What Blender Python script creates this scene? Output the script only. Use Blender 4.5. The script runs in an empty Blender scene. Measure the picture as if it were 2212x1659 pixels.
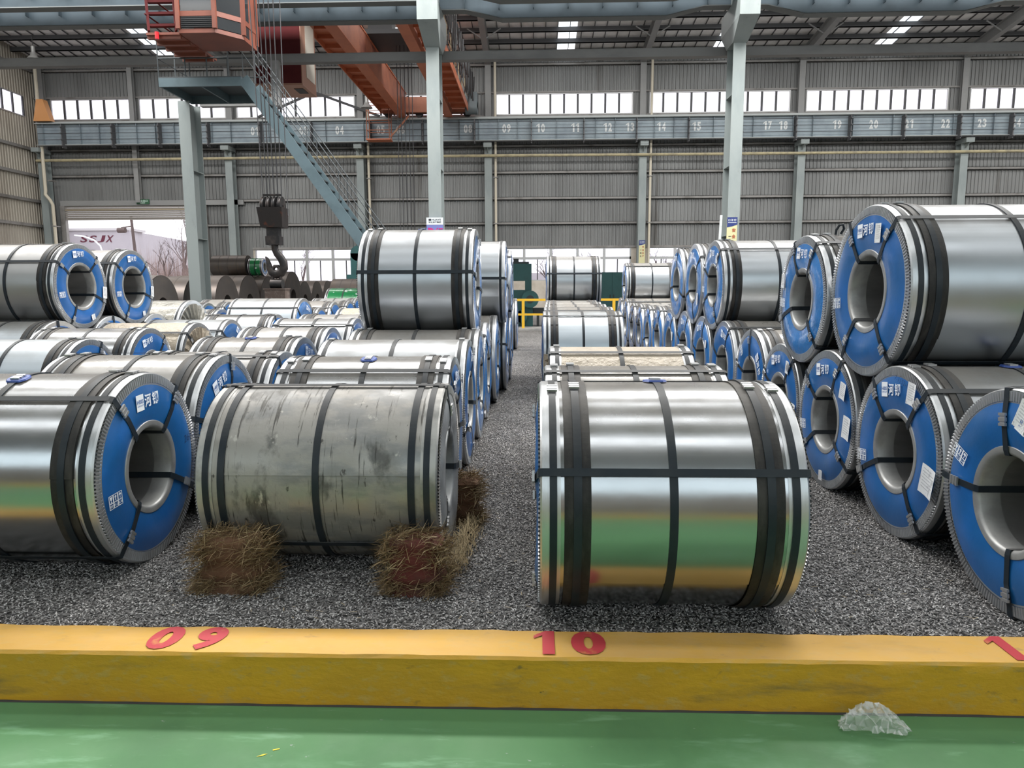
import bpy, math, random
import numpy as np
from mathutils import Vector, Matrix
R_ = math.radians
rng = random.Random(7)
nrng = np.random.default_rng(5)
S = bpy.context.scene
C = S.collection

# ------------------------------------------------------------------ camera
cam = bpy.data.cameras.new('camera'); camo = bpy.data.objects.new('camera', cam); C.objects.link(camo)
cam.sensor_fit = 'HORIZONTAL'; cam.sensor_width = 36.0; cam.lens = 1534.0/2212*36; cam.clip_end = 600; cam.clip_start = .05
yaw, pitch, roll = R_(1.9), R_(-7.75), .004
fwd = Vector((-math.sin(yaw)*math.cos(pitch), math.cos(yaw)*math.cos(pitch), math.sin(pitch)))
rgt = Vector((math.cos(yaw), math.sin(yaw), 0)); upv = rgt.cross(fwd)
r2 = rgt*math.cos(roll)-upv*math.sin(roll); u2 = upv*math.cos(roll)+rgt*math.sin(roll)
camo.matrix_world = Matrix(((r2.x, u2.x, -fwd.x, 0), (r2.y, u2.y, -fwd.y, 0), (r2.z, u2.z, -fwd.z, 1.5), (0, 0, 0, 1)))
S.camera = camo

# ------------------------------------------------------------------ world (bright overcast), lights, exposure
w = bpy.data.worlds.new('overcast'); S.world = w; w.use_nodes = True
bg = w.node_tree.nodes['Background']; bg.inputs[0].default_value = (.95, .945, 1, 1); bg.inputs[1].default_value = 1.9
S.view_settings.view_transform = 'Standard'; S.view_settings.look = 'None'
S.view_settings.exposure = .25; S.view_settings.gamma = 1; S.view_settings.use_curve_mapping = False

def area(name, loc, rot, sx, sy, power, col=(1, 1, 1)):
    l = bpy.data.lights.new(name, 'AREA'); l.shape = 'RECTANGLE'; l.size = sx; l.size_y = sy; l.energy = power; l.color = col
    o = bpy.data.objects.new(name, l); C.objects.link(o); o.location = loc; o.rotation_euler = rot
    return o
ROOF0, SLOPE, RIDGE_Y = 14.35, .11, 21.6
def roofz(y): return ROOF0+SLOPE*(41-y) if y >= RIDGE_Y else ROOF0+SLOPE*(41-RIDGE_Y)-SLOPE*(RIDGE_Y-y)
# daylight coming in through the roof-light band of the near bay, the roof lights of the far bay and the windows behind the camera, plus two added fill strips
area('daylight_roof_band', (8, 16.6, roofz(16.6)-.5), (0, 0, 0), 70, 1.8, 17500, (1, .985, .96))
area('daylight_roof_band_rear', (8, -2.6, roofz(-2.6)-.5), (0, 0, 0), 70, 2.0, 800, (1, .985, .96))
area('added_fill_band_mid', (8, 9.5, roofz(9.5)-.5), (0, 0, 0), 70, 1.2, 1300, (1, .985, .96))  # added weak strip, only there to smooth the reflections on the coils
area('added_fill_band_near', (8, 3.5, roofz(3.5)-.5), (0, 0, 0), 70, 1.2, 900, (1, .985, .96))  # second added strip, likewise evens out the coil reflections
area('daylight_far_bay', (6, 33, roofz(33)-.5), (0, 0, 0), 66, 2.0, 3100, (1, .99, .97))
area('daylight_back_windows', (6, 41.5, 11.5), (R_(90), 0, 0), 68, 1.2, 2400, (.95, .96, 1))
area('daylight_front_windows', (6, -15.6, 8.6), (R_(90), 0, R_(180)), 64, 6.4, 2100, (.88, .94, 1))

# ------------------------------------------------------------------ helpers
class MB:
    def __init__(s): s.v = []; s.f = []; s.m = []; s.cur = 0
    def add(s, vs, fs):
        b = len(s.v); s.v += [tuple(p) for p in vs]; s.f += [tuple(i+b for i in f) for f in fs]; s.m += [s.cur]*len(fs); return s
    def box(s, x0, x1, y0, y1, z0, z1):
        return s.add([(x0, y0, z0), (x1, y0, z0), (x1, y1, z0), (x0, y1, z0), (x0, y0, z1), (x1, y0, z1), (x1, y1, z1), (x0, y1, z1)],
                     [(0, 3, 2, 1), (4, 5, 6, 7), (0, 1, 5, 4), (1, 2, 6, 5), (2, 3, 7, 6), (3, 0, 4, 7)])
    def hexa(s, p):   # 8 points, bottom four then top four
        return s.add(p, [(0, 3, 2, 1), (4, 5, 6, 7), (0, 1, 5, 4), (1, 2, 6, 5), (2, 3, 7, 6), (3, 0, 4, 7)])
    def beam(s, a, b, w, h, up=(0, 0, 1)):
        a, b = Vector(a), Vector(b); d = (b-a).normalized(); u = Vector(up)
        x = d.cross(u)
        if x.length < 1e-4: x = d.cross(Vector((0, 1, 0)))
        x.normalize(); z = x.cross(d)
        x *= w/2; z *= h/2
        return s.hexa([a-x-z, b-x-z, b+x-z, a+x-z, a-x+z, b-x+z, b+x+z, a+x+z])
    def tube(s, pts, r, n=6, cap=True, r1=None):
        pts = [Vector(p) for p in pts]; k = len(pts); vs = []; fs = []
        prev = None
        for i, p in enumerate(pts):
            d = (pts[min(i+1, k-1)]-pts[max(i-1, 0)]).normalized()
            if prev is None:
                x = d.cross(Vector((0, 0, 1)))
                if x.length < 1e-3: x = d.cross(Vector((0, 1, 0)))
            else: x = prev-d*prev.dot(d)
            x.normalize(); prev = x; y = d.cross(x)
            rr = r if r1 is None else r+(r1-r)*i/(k-1)
            for j in range(n):
                a = 2*math.pi*j/n; vs.append(p+x*(rr*math.cos(a))+y*(rr*math.sin(a)))
        for i in range(k-1):
            for j in range(n): fs.append((i*n+j, i*n+(j+1) % n, (i+1)*n+(j+1) % n, (i+1)*n+j))
        if cap: fs += [tuple(range(n))[::-1], tuple((k-1)*n+j for j in range(n))]
        return s.add(vs, fs)
    def lathe(s, prof, n, cz=0., closed=False, a0=0., a1=2*math.pi, spiral=0.):
        """revolve (x, r) profile about the x axis through z=cz"""
        full = abs(a1-a0-2*math.pi) < 1e-6 and spiral == 0
        m = n if full else n+1; k = len(prof); vs = []; fs = []
        for j in range(m):
            t = j/n; a = a0+(a1-a0)*t; c, sn = math.cos(a), math.sin(a)
            for (x, r) in prof: vs.append((x, (r+spiral*t)*c, cz+(r+spiral*t)*sn))
        kk = k if closed else k-1
        for j in range(n):
            j2 = (j+1) % m
            for i in range(kk): fs.append((j*k+i, j*k+(i+1) % k, j2*k+(i+1) % k, j2*k+i))
        return s.add(vs, fs)
    def revz(s, prof, n, c=(0, 0)):
        """revolve (r, z) profile about a vertical axis"""
        k = len(prof); vs = []; fs = []
        for j in range(n):
            a = 2*math.pi*j/n
            for (r, z) in prof: vs.append((c[0]+r*math.cos(a), c[1]+r*math.sin(a), z))
        for j in range(n):
            j2 = (j+1) % n
            for i in range(k-1): fs.append((j*k+i, j2*k+i, j2*k+i+1, j*k+i+1))
        return s.add(vs, fs)
    def build(s, name, mat, parent=None, smooth=False, loc=None, sharp=35, kind=None):
        me = bpy.data.meshes.new(name); me.from_pydata([tuple(p) for p in s.v], [], s.f)
        mats = mat if isinstance(mat, (list, tuple)) else [mat]
        for m in mats: me.materials.append(M[m])
        if len(mats) > 1: me.polygons.foreach_set('material_index', s.m)
        me.update()
        if smooth:
            me.polygons.foreach_set('use_smooth', [True]*len(me.polygons)); me.set_sharp_from_angle(angle=R_(sharp))
        return link(name, me, parent, loc, kind)
def link(name, me, parent=None, loc=None, kind=None):
    o = bpy.data.objects.new(name, me); C.objects.link(o)
    if parent is not None: o.parent = parent
    if loc is not None: o.location = loc
    if kind: o['kind'] = kind
    return o
def thing(name, label, cat, loc=(0, 0, 0), group=None):
    o = bpy.data.objects.new(name, None); C.objects.link(o); o.location = loc; o.empty_display_size = .2
    return tag(o, label, cat, group)
def tag(o, label, cat, group=None):
    o['label'] = label; o['category'] = cat
    if group: o['group'] = group
    return o
def struct(o): o['kind'] = 'structure'; return o
def sroot(name, loc=(0, 0, 0)):
    o = bpy.data.objects.new(name, None); C.objects.link(o); o.location = loc; return struct(o)
def ibeam(mb, a, b, w, h, tf=.03, tw=.02, up=(0, 0, 1)):
    a, b, u = Vector(a), Vector(b), Vector(up)
    d = (b-a).normalized(); x = d.cross(u).normalized(); z = x.cross(d)
    mb.beam(a+z*(h/2-tf/2), b+z*(h/2-tf/2), w, tf, up); mb.beam(a-z*(h/2-tf/2), b-z*(h/2-tf/2), w, tf, up)
    mb.beam(a, b, tw, h-2*tf, up); return mb
_txt = {}
def text_geo(body, bold=0.):
    """flat glyph outline from the built-in font, centred, as verts and faces"""
    if (body, bold) in _txt: return _txt[(body, bold)]
    c = bpy.data.curves.new('glyph', 'FONT'); c.body = body; c.offset = bold; c.resolution_u = 4
    o = bpy.data.objects.new('glyph', c); C.objects.link(o); bpy.context.view_layer.update()
    me = bpy.data.meshes.new_from_object(o.evaluated_get(bpy.context.evaluated_depsgraph_get()))
    v = np.array([p.co[:2] for p in me.vertices]); lo, hi = v.min(0), v.max(0)
    v = (v-(lo+hi)/2); fs = [tuple(p.vertices) for p in me.polygons]
    bpy.data.objects.remove(o); bpy.data.curves.remove(c); bpy.data.meshes.remove(me)
    _txt[(body, bold)] = (v, fs, hi-lo); return _txt[(body, bold)]
def put_text(mb, body, org, ex, ey, h, w=None, bold=0., shear=0.):
    v, fs, sz = text_geo(body, bold); org, ex, ey = Vector(org), Vector(ex), Vector(ey)
    sy = h/sz[1]; sx = sy if w is None else w/sz[0]
    return mb.add([org+ex*(p[0]*sx+shear*p[1]*sy)+ey*(p[1]*sy) for p in v], fs)

# ------------------------------------------------------------------ materials
M = {}
def nd(nt, t, **k):
    n = nt.nodes.new(t)
    for a, b in k.items(): setattr(n, a, b)
    return n
def pm(name, col, rough=.6, metal=0., var=None, bump=None, spec=None, coat=0., dust=None, rvar=None, emit=None):
    """principled material; var=(colour2, scale, lo, hi, stretch); bump=(scale, strength, stretch); dust=(colour, amount, scale)"""
    m = bpy.data.materials.new(name); m.use_nodes = True; nt = m.node_tree; L = nt.links
    p = nt.nodes['Principled BSDF']; out = nt.nodes['Material Output']
    p.inputs['Base Color'].default_value = (*col, 1); p.inputs['Roughness'].default_value = rough; p.inputs['Metallic'].default_value = metal
    if spec is not None: p.inputs['Specular IOR Level'].default_value = spec
    if coat: p.inputs['Coat Weight'].default_value = coat; p.inputs['Coat Roughness'].default_value = .08
    if emit: p.inputs['Emission Color'].default_value = (*emit[0], 1); p.inputs['Emission Strength'].default_value = emit[1]
    tc = nd(nt, 'ShaderNodeTexCoord')
    def noise(scale, stretch=(1, 1, 1), detail=6):
        mp = nd(nt, 'ShaderNodeMapping'); mp.inputs['Scale'].default_value = stretch; L.new(tc.outputs['Object'], mp.inputs[0])
        n = nd(nt, 'ShaderNodeTexNoise'); n.inputs['Scale'].default_value = scale; n.inputs['Detail'].default_value = detail; n.inputs['Roughness'].default_value = .6
        L.new(mp.outputs[0], n.inputs[0]); return n.outputs['Fac']
    def remap(sock, lo, hi, a=0., b=1.):
        r = nd(nt, 'ShaderNodeMapRange'); r.interpolation_type = 'SMOOTHSTEP'
        for i, q in zip((1, 2, 3, 4), (lo, hi, a, b)): r.inputs[i].default_value = q
        L.new(sock, r.inputs[0]); return r.outputs[0]
    colsock = None
    vs = var if isinstance(var, list) else ([var] if var else [])
    for v in vs:
        c2, sc, lo, hi = v[:4]; f = remap(noise(sc, v[4] if len(v) > 4 else (1, 1, 1)), lo, hi)
        mx = nd(nt, 'ShaderNodeMix', data_type='RGBA'); mx.inputs[6].default_value = (*col, 1); mx.inputs[7].default_value = (*c2, 1)
        if colsock is not None: L.new(colsock, mx.inputs[6])
        L.new(f, mx.inputs[0]); colsock = mx.outputs[2]
    if colsock is not None: L.new(colsock, p.inputs['Base Color'])
    if rvar: L.new(remap(noise(rvar[0], rvar[3] if len(rvar) > 3 else (1, 1, 1)), .3, .7, rvar[1], rvar[2]), p.inputs['Roughness'])
    nrm = None
    for b in (bump if isinstance(bump, list) else ([bump] if bump else [])):
        bn = nd(nt, 'ShaderNodeBump'); bn.inputs['Strength'].default_value = b[1]; bn.inputs['Distance'].default_value = b[3] if len(b) > 3 else .02
        L.new(noise(b[0], b[2] if len(b) > 2 else (1, 1, 1)), bn.inputs['Height'])
        if nrm is not None: L.new(nrm, bn.inputs['Normal'])
        nrm = bn.outputs[0]
    if nrm is not None: L.new(nrm, p.inputs['Normal'])
    if dust:   # settled dust: lies on upward-facing surface, whatever the light
        dc, amt, sc = dust
        d = nd(nt, 'ShaderNodeBsdfDiffuse'); d.inputs[0].default_value = (*dc, 1)
        g = nd(nt, 'ShaderNodeNewGeometry'); sp = nd(nt, 'ShaderNodeSeparateXYZ'); L.new(g.outputs['True Normal'], sp.inputs[0])
        f1 = remap(sp.outputs[2], .45, .98); f2 = remap(noise(sc), .25, .7, amt*.55, amt)
        mu = nd(nt, 'ShaderNodeMath', operation='MULTIPLY'); L.new(f1, mu.inputs[0]); L.new(f2, mu.inputs[1])
        ms = nd(nt, 'ShaderNodeMixShader'); L.new(mu.outputs[0], ms.inputs[0]); L.new(p.outputs[0], ms.inputs[1]); L.new(d.outputs[0], ms.inputs[2]); L.new(ms.outputs[0], out.inputs[0])
    M[name] = m; return m
DUST = (.215, .20, .18)
for i, (c, r, am) in enumerate((((.49, .50, .51), .21, .80), ((.45, .47, .49), .34, .78), ((.46, .45, .435), .28, .9), ((.48, .525, .56), .38, .7), ((.41, .405, .40), .42, .85))):
    pm('steel_%d' % i, c, r, 1, var=((c[0]*.90, c[1]*.905, c[2]*.91), 2.5, .3, .8, (.25, 1, 1)), bump=(1.1, .035, (.35, 1, 1), .05), rvar=(2.5, r-.025, r+.035), dust=(DUST, am, 4))
pm('steel_old', (.33, .315, .29), .42, .5, var=[((.24, .24, .235), 3.0, .48, .6, (.7, 1, 2)), ((.12, .118, .112), 4.0, .55, .68, (1.3, 1, .8)), ((.06, .057, .052), 3.2, .575, .65, (14, .8, .8)), ((.46, .44, .40), 11, .64, .70, (1, 1, .5)), ((.09, .086, .08), 26, .63, .70, (1, .5, .5))], bump=(14, .12), rvar=(6, .32, .6), dust=(DUST, .55, 5))
pm('guard', (.58, .59, .60), .34, .85, var=((.52, .53, .54), 12, .4, .7, (2, .3, .3)), bump=(20, .15, (3, .3, .3)), dust=(DUST, .35, 8))
pm('guard_old', (.42, .41, .39), .45, .6, var=((.22, .22, .21), 6, .4, .7), dust=(DUST, .5, 8))
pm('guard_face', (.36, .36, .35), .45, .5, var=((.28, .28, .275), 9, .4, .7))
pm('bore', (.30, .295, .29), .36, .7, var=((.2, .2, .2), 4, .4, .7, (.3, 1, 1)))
pm('strap', (.012, .018, .025), .42, 0, spec=.3, var=((.022, .027, .032), 6, .4, .7), dust=((.13, .125, .12), .7, 9))
pm('kraft', (.016, .015, .0145), .5, 0, spec=.3, var=((.045, .04, .036), 5, .4, .7, (3, 1, 1)), bump=(25, .15), dust=((.15, .14, .13), .8, 9))
pm('seal', (.5, .5, .5), .4, .8)
pm('pad', (.03, .07, .28), .5)
pm('blue', (.0095, .094, .275), .30, 0, var=((.013, .115, .38), 2.5, .4, .7), bump=(5, .10, (1, 1, 1), .03), spec=.6, coat=.15)
pm('blue_film', (.022, .145, .40), .16, 0, var=((.03, .2, .55), 3, .4, .7), bump=[(4, .35, (1, 1, 1), .06), (11, .2, (1, 1, 1), .03)], spec=.8, coat=.6)
pm('print_white', (.80, .83, .87), .5)
pm('print_blue', (.012, .10, .36), .45)
pm('print_grey', (.34, .35, .37), .6)
pm('print_navy', (.006, .03, .10), .6)
pm('print_dark', (.03, .03, .04), .6)
pm('grey_cover', (.30, .31, .31), .5, .3, var=((.18, .185, .185), 5, .4, .65), bump=(9, .15))
pm('paper_wrap', (.40, .335, .25), .42, .0, var=((.36, .30, .23), 6, .45, .7), bump=[(7, .8, (1, 1, 1), .05), (24, .35, (1, 1, 1), .02)])
pm('film_wrap', (.26, .245, .205), .3, .1, var=((.17, .16, .13), 5, .4, .7), bump=[(6, .7, (1, 1, 1), .05), (17, .35, (1, 1, 1), .02)], coat=.6)
pm('hot_rolled', (.12, .105, .098), .42, .75, var=((.14, .11, .09), 2.2, .42, .66), bump=(6, .08), dust=((.17, .145, .13), .55, 3))
pm('hot_rolled_end', (.085, .075, .07), .7, .3, var=((.10, .085, .075), 3, .4, .65))
pm('green_film', (.012, .19, .06), .25, 0, var=((.6, .68, .65), 5, .6, .66), bump=(7, .4), coat=.4)
pm('label_sheet', (.76, .77, .78), .6, var=((.5, .51, .53), 42, .58, .62, (1, .5, 2.2)))

# ------------------------------------------------------------------ ground
pm('green_paint', (.085, .205, .085), .45, 0, var=[((.07, .168, .072), 1.1, .42, .66), ((.16, .30, .175), 2.3, .56, .76, (.5, 1, 1)), ((.13, .27, .14), 9, .55, .7, (.35, 1.5, 1)), ((.26, .30, .27), 20, .68, .73, (.8, 1.8, 1)), ((.04, .08, .045), 30, .74, .78, (.3, 1, 1))], bump=(6, .03), rvar=(3, .5, .7), spec=.25)
pm('kerb_paint', (.60, .325, .014), .6, 0, var=[((.54, .29, .016), 5, .4, .65, (.35, 1, 1)), ((.52, .32, .06), 30, .5, .68, (.5, 1, 1)), ((.25, .165, .04), 4, .54, .74, (.35, 1, 1.8)), ((.15, .11, .045), 13, .62, .74, (.5, 1, 1)), ((.05, .045, .035), 26, .70, .76, (.6, 1, 1))], bump=[(35, .5, (.5, 1, 1), .008), (5, .3, (1, 1, 1), .012)], dust=((.62, .385, .15), .75, 7))
pm('kerb_red', (.47, .04, .05), .65, 0, var=((.52, .17, .06), 14, .56, .74))
pm('dark_joint', (.05, .05, .05), .9)
fl = MB(); fl.box(-28.3, 46, -1.6, 2.685, -.5, -.2); struct(fl.build('floor', 'green_paint'))
jt = MB(); jt.box(-28.3, 46, 2.676, 2.7, -.3, -.1985); struct(jt.build('trim_1', 'dark_joint'))
# kerb: slightly uneven edges
NK = 260; kv = []; kf = []
for i in range(NK+1):
    x = -10+22*i/NK; j = lambda a: a*(rng.random()-.5)
    kv += [(x, 2.69+j(.006), -.22), (x, 2.694+j(.003), -.035), (x, 2.69+j(.004), .008+j(.003)), (x, 2.700+j(.004), .020+j(.003)), (x, 2.80, .021), (x, 2.915+j(.014), .020+j(.003)), (x, 2.935+j(.02), .0), (x, 2.94, -.22)]
for i in range(NK):
    for k in range(7): kf.append((i*8+k, (i+1)*8+k, (i+1)*8+k+1, i*8+k+1))
kb = MB(); kb.add(kv, kf); kb.box(-28.3, -10, 2.69, 2.935, -.22, .02); kb.box(12, 46, 2.69, 2.935, -.22, .02)
ok_ = MB(); ok_.box(-28.3, 46, -1.84, -1.6, -.22, .02); struct(ok_.build('kerb', 'kerb_paint'))
kerb = struct(kb.build('kerb', 'kerb_paint', smooth=True, sharp=40))
kerb['label'] = 'yellow painted concrete kerb with red bay numbers'
def one_geo(mb, org, ex, ey, h, t):   # figure 1 with a slanted flag
    org, ex, ey = Vector(org), Vector(ex), Vector(ey)
    P = lambda a, b: org+ex*(a*h)+ey*(b*h)
    return mb.add([P(-t*.2, -.5), P(t*.8, -.5), P(t*.8, .5), P(t*.05, .5), P(-.24, .30), P(-.24, .16), P(-t*.2, .30)], [(0, 1, 2, 6), (2, 3, 4, 6), (4, 5, 6)])
def put_num(mb, txt, org, ex, ey, h, wd, gap, bold, t=.2):
    org, exv = Vector(org), Vector(ex); n = len(txt)
    for i, ch in enumerate(txt):
        o = org+exv*((i-(n-1)/2)*(wd+gap))
        if ch == '1': one_geo(mb, o, ex, ey, h, t)
        else: put_text(mb, ch, o, ex, ey, h, wd, bold)
    return mb
def kerb_digit(ch, x, wd, h=.195, y=2.81):
    mb = MB(); put_num(mb, ch, (x, y, .0245), (1, 0, 0), (0, 1, 0), h, wd, 0, .05, .26)
    mb.build('painted_number', 'kerb_red', kerb)
kerb_digit('0', -1.575, .135); kerb_digit('9', -1.385, .125)
kerb_digit('1', .04, .1); kerb_digit('0', .222, .145)
kerb_digit('1', 1.925, .1); kerb_digit('1', 2.13, .1)

# gravel bed: base plus loose chips
gm = pm('gravel', (.115, .108, .105), .85)
nt = gm.node_tree; L = nt.links; p = nt.nodes['Principled BSDF']; tc = nd(nt, 'ShaderNodeTexCoord')
vo = nd(nt, 'ShaderNodeTexVoronoi'); vo.inputs['Scale'].default_value = 62; vo.inputs['Randomness'].default_value = 1
mp = nd(nt, 'ShaderNodeMapping'); mp.inputs['Scale'].default_value = (.75, 1.15, 1); L.new(tc.outputs['Object'], mp.inputs[0]); L.new(mp.outputs[0], vo.inputs[0])
ra = nd(nt, 'ShaderNodeValToRGB'); ra.color_ramp.elements[0].color = (.02, .019, .018, 1); ra.color_ramp.elements[1].color = (.27, .258, .25, 1); ra.color_ramp.elements[0].position = .1
sp = nd(nt, 'ShaderNodeSeparateColor'); L.new(vo.outputs['Color'], sp.inputs[0]); L.new(sp.outputs[0], ra.inputs[0])
no = nd(nt, 'ShaderNodeTexNoise'); no.inputs['Scale'].default_value = .9; L.new(tc.outputs['Object'], no.inputs[0])
mx = nd(nt, 'ShaderNodeMix', data_type='RGBA', blend_type='MULTIPLY'); mx.inputs[0].default_value = .5; L.new(ra.outputs[0], mx.inputs[6]); L.new(no.outputs['Fac'], mx.inputs[7]); L.new(mx.outputs[2], p.inputs['Base Color'])
bn = nd(nt, 'ShaderNodeBump'); bn.inputs['Strength'].default_value = .8; bn.inputs['Distance'].default_value = .008; bn.invert = True; L.new(vo.outputs['Distance'], bn.inputs['Height']); L.new(bn.outputs[0], p.inputs['Normal'])
gb2 = MB(); gb2.box(-28.3, 46, -16, -1.84, -.4, 0); struct(gb2.build('floor', 'gravel'))
gb = MB(); gb.box(-28.3, 46, 2.92, 25, -.4, 0); gbed = struct(gb.build('floor', 'gravel'))
cm = pm('chips', (.2, .19, .185), .75)
nt = cm.node_tree; p = nt.nodes['Principled BSDF']; at = nd(nt, 'ShaderNodeAttribute', attribute_name='tone'); L = nt.links
ra = nd(nt, 'ShaderNodeValToRGB'); e = ra.color_ramp.elements; e[0].color = (.055, .05, .048, 1); e[1].color = (.72, .69, .67, 1); q = e.new(.55); q.color = (.30, .285, .275, 1)
L.new(at.outputs['Fac'], ra.inputs[0]); L.new(ra.outputs[0], p.inputs['Base Color'])
def chips(n, x0, x1, y0, y1):
    return np.stack([nrng.uniform(x0, x1, n), nrng.uniform(y0, y1, n)], 1)
def build_chips():
    P = np.concatenate([chips(46000, -3.2, 3.2, 2.93, 3.75), chips(9000, -1.9, -.2, 3.75, 4.6), chips(26000, -.75, .12, 3.75, 7.5), chips(16000, -.7, .2, 7.5, 14), chips(24000, 1.05, 2.5, 3.75, 6.2), chips(8000, -2.4, -1.6, 3.75, 5)])
    n = len(P); base = np.array([(1, 0, 0), (0, 1, 0), (-1, 0, 0), (0, -1, 0), (0, 0, 1), (0, 0, -1)], float)
    fc = np.array([(0, 1, 4), (1, 2, 4), (2, 3, 4), (3, 0, 4), (1, 0, 5), (2, 1, 5), (3, 2, 5), (0, 3, 5)])
    a = nrng.uniform(0, 2*np.pi, n); t1 = nrng.normal(0, .45, n); sx = nrng.uniform(.006, .0125, n); sy = nrng.uniform(.003, .0055, n); sz = nrng.uniform(.002, .004, n)
    b = base[None]*np.stack([sx, sy, sz], 1)[:, None, :]*(1+nrng.uniform(-.3, .3, (n, 6, 1)))
    X, Yv, Z = b[..., 0], b[..., 1], b[..., 2]
    X2 = X*np.cos(t1)[:, None]-Z*np.sin(t1)[:, None]; Z2 = X*np.sin(t1)[:, None]+Z*np.cos(t1)[:, None]
    V = np.stack([X2*np.cos(a)[:, None]-Yv*np.sin(a)[:, None]+P[:, :1], X2*np.sin(a)[:, None]+Yv*np.cos(a)[:, None]+P[:, 1:], Z2+nrng.uniform(.001, .007, n)[:, None]], 2).reshape(-1, 3)
    Fc = (fc[None]+(np.arange(n)*6)[:, None, None]).reshape(-1, 3)
    me = bpy.data.meshes.new('gravel_chips'); me.vertices.add(len(V)); me.vertices.foreach_set('co', V.ravel().astype(np.float32))
    me.loops.add(Fc.size); me.loops.foreach_set('vertex_index', Fc.ravel().astype(np.int32)); me.polygons.add(len(Fc)); me.polygons.foreach_set('loop_start', np.arange(0, Fc.size, 3, dtype=np.int32))
    at = me.attributes.new('tone', 'FLOAT', 'POINT'); at.data.foreach_set('value', np.repeat(nrng.beta(1.3, 1.5, n), 6).astype(np.float32))
    me.materials.append(M['chips']); me.update(calc_edges=True)
    o = link('gravel_chips', me); o['kind'] = 'stuff'; o['label'] = 'loose grey stone chips covering the storage bed'; o['category'] = 'gravel'
build_chips()
pm('concrete', (.30, .29, .275), .8, 0, var=((.2, .195, .19), 1.2, .4, .7), bump=(12, .2))
fb = MB(); fb.box(-28.3, 46, 25, 41, -.4, .0); struct(fb.build('floor', 'concrete'))
pm('outside_ground', (.34, .31, .28), .9, 0, var=((.25, .2, .16), .6, .4, .7))
og = MB(); og.box(-170, 170, 41.3, 260, -.6, -.05); struct(og.build('floor', 'outside_ground'))

# ------------------------------------------------------------------ building shell
pm('cladding', (.20, .203, .20), .5, .2, var=[((.15, .152, .15), .5, .4, .7, (1, 1, .25)), ((.085, .08, .073), .8, .58, .74, (1.6, 1, .1))], bump=(3, .05))
pm('cladding_side', (.36, .33, .28), .5, .2, var=((.26, .23, .19), .6, .4, .7, (1, 1, .3)))
pm('girt', (.235, .225, .215), .55, .2, var=((.15, .14, .13), 1.5, .45, .7))
pm('column_paint', (.255, .285, .28), .5, .0, var=[((.205, .235, .235), 1.2, .4, .7, (1, 1, .4)), ((.19, .21, .205), 5, .64, .75, (1, 1, .4))], bump=(6, .06))
pm('beam_paint', (.25, .25, .245), .5, .0, var=((.22, .22, .22), 1.0, .4, .7, (.5, 1, 1)))
pm('girder_blue', (.24, .29, .32), .5, .1, var=((.18, .22, .25), 1.1, .4, .7))
pm('girder_near_shaded', (.046, .063, .076), .6, 0, spec=.2, var=((.036, .05, .06), 1.1, .4, .7))  # runway girder paint darkened: the shade on the near pair is in the colour
pm('flange_near_shaded', (.12, .13, .13), .55)  # flange colour lowered the same way, shade included
pm('girder_flange', (.36, .38, .375), .5)
pm('roof_sheet', (.90, .88, .87), .5, .0, var=((.66, .64, .62), 1, .4, .7))
pm('purlin', (.10, .10, .105), .6, .2)
pm('frame_alu', (.42, .42, .42), .4, .5)
pm('mullion', (.05, .05, .055), .5)
pm('masonry', (.50, .455, .39), .8, 0, var=((.40, .35, .29), 1.3, .4, .7))
pm('pipe_cream', (.55, .50, .40), .5)
pm('pipe_yellow', (.40, .345, .21), .5, var=((.25, .22, .15), 3, .4, .7))
pm('number_white', (.62, .64, .64), .6, 0, var=((.35, .38, .39), 9, .58, .7))
def glass(name, tint, g):
    m = bpy.data.materials.new(name); m.use_nodes = True; nt = m.node_tree; nt.nodes.remove(nt.nodes['Principled BSDF'])
    a = nd(nt, 'ShaderNodeBsdfTransparent'); a.inputs[0].default_value = (*tint, 1); b = nd(nt, 'ShaderNodeBsdfGlossy'); b.inputs[1].default_value = .08
    x = nd(nt, 'ShaderNodeMixShader'); x.inputs[0].default_value = g; nt.links.new(a.outputs[0], x.inputs[1]); nt.links.new(b.outputs[0], x.inputs[2]); nt.links.new(x.outputs[0], nt.nodes['Material Output'].inputs[0]); M[name] = m
glass('glass', (.93, .92, .95), .05)
def milky(name, col, tf):   # translucent sheet (roof light, dusty glazing)
    m = bpy.data.materials.new(name); m.use_nodes = True; nt = m.node_tree; nt.nodes.remove(nt.nodes['Principled BSDF'])
    a = nd(nt, 'ShaderNodeBsdfTransparent'); a.inputs[0].default_value = (*col, 1); b = nd(nt, 'ShaderNodeBsdfTranslucent'); b.inputs[0].default_value = (*col, 1)
    x = nd(nt, 'ShaderNodeMixShader'); x.inputs[0].default_value = tf; nt.links.new(a.outputs[0], x.inputs[1]); nt.links.new(b.outputs[0], x.inputs[2]); nt.links.new(x.outputs[0], nt.nodes['Material Output'].inputs[0]); M[name] = m
milky('roof_light', (.86, .93, .93), .25); milky('dusty_glass', (.95, .94, .97), .12)

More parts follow.
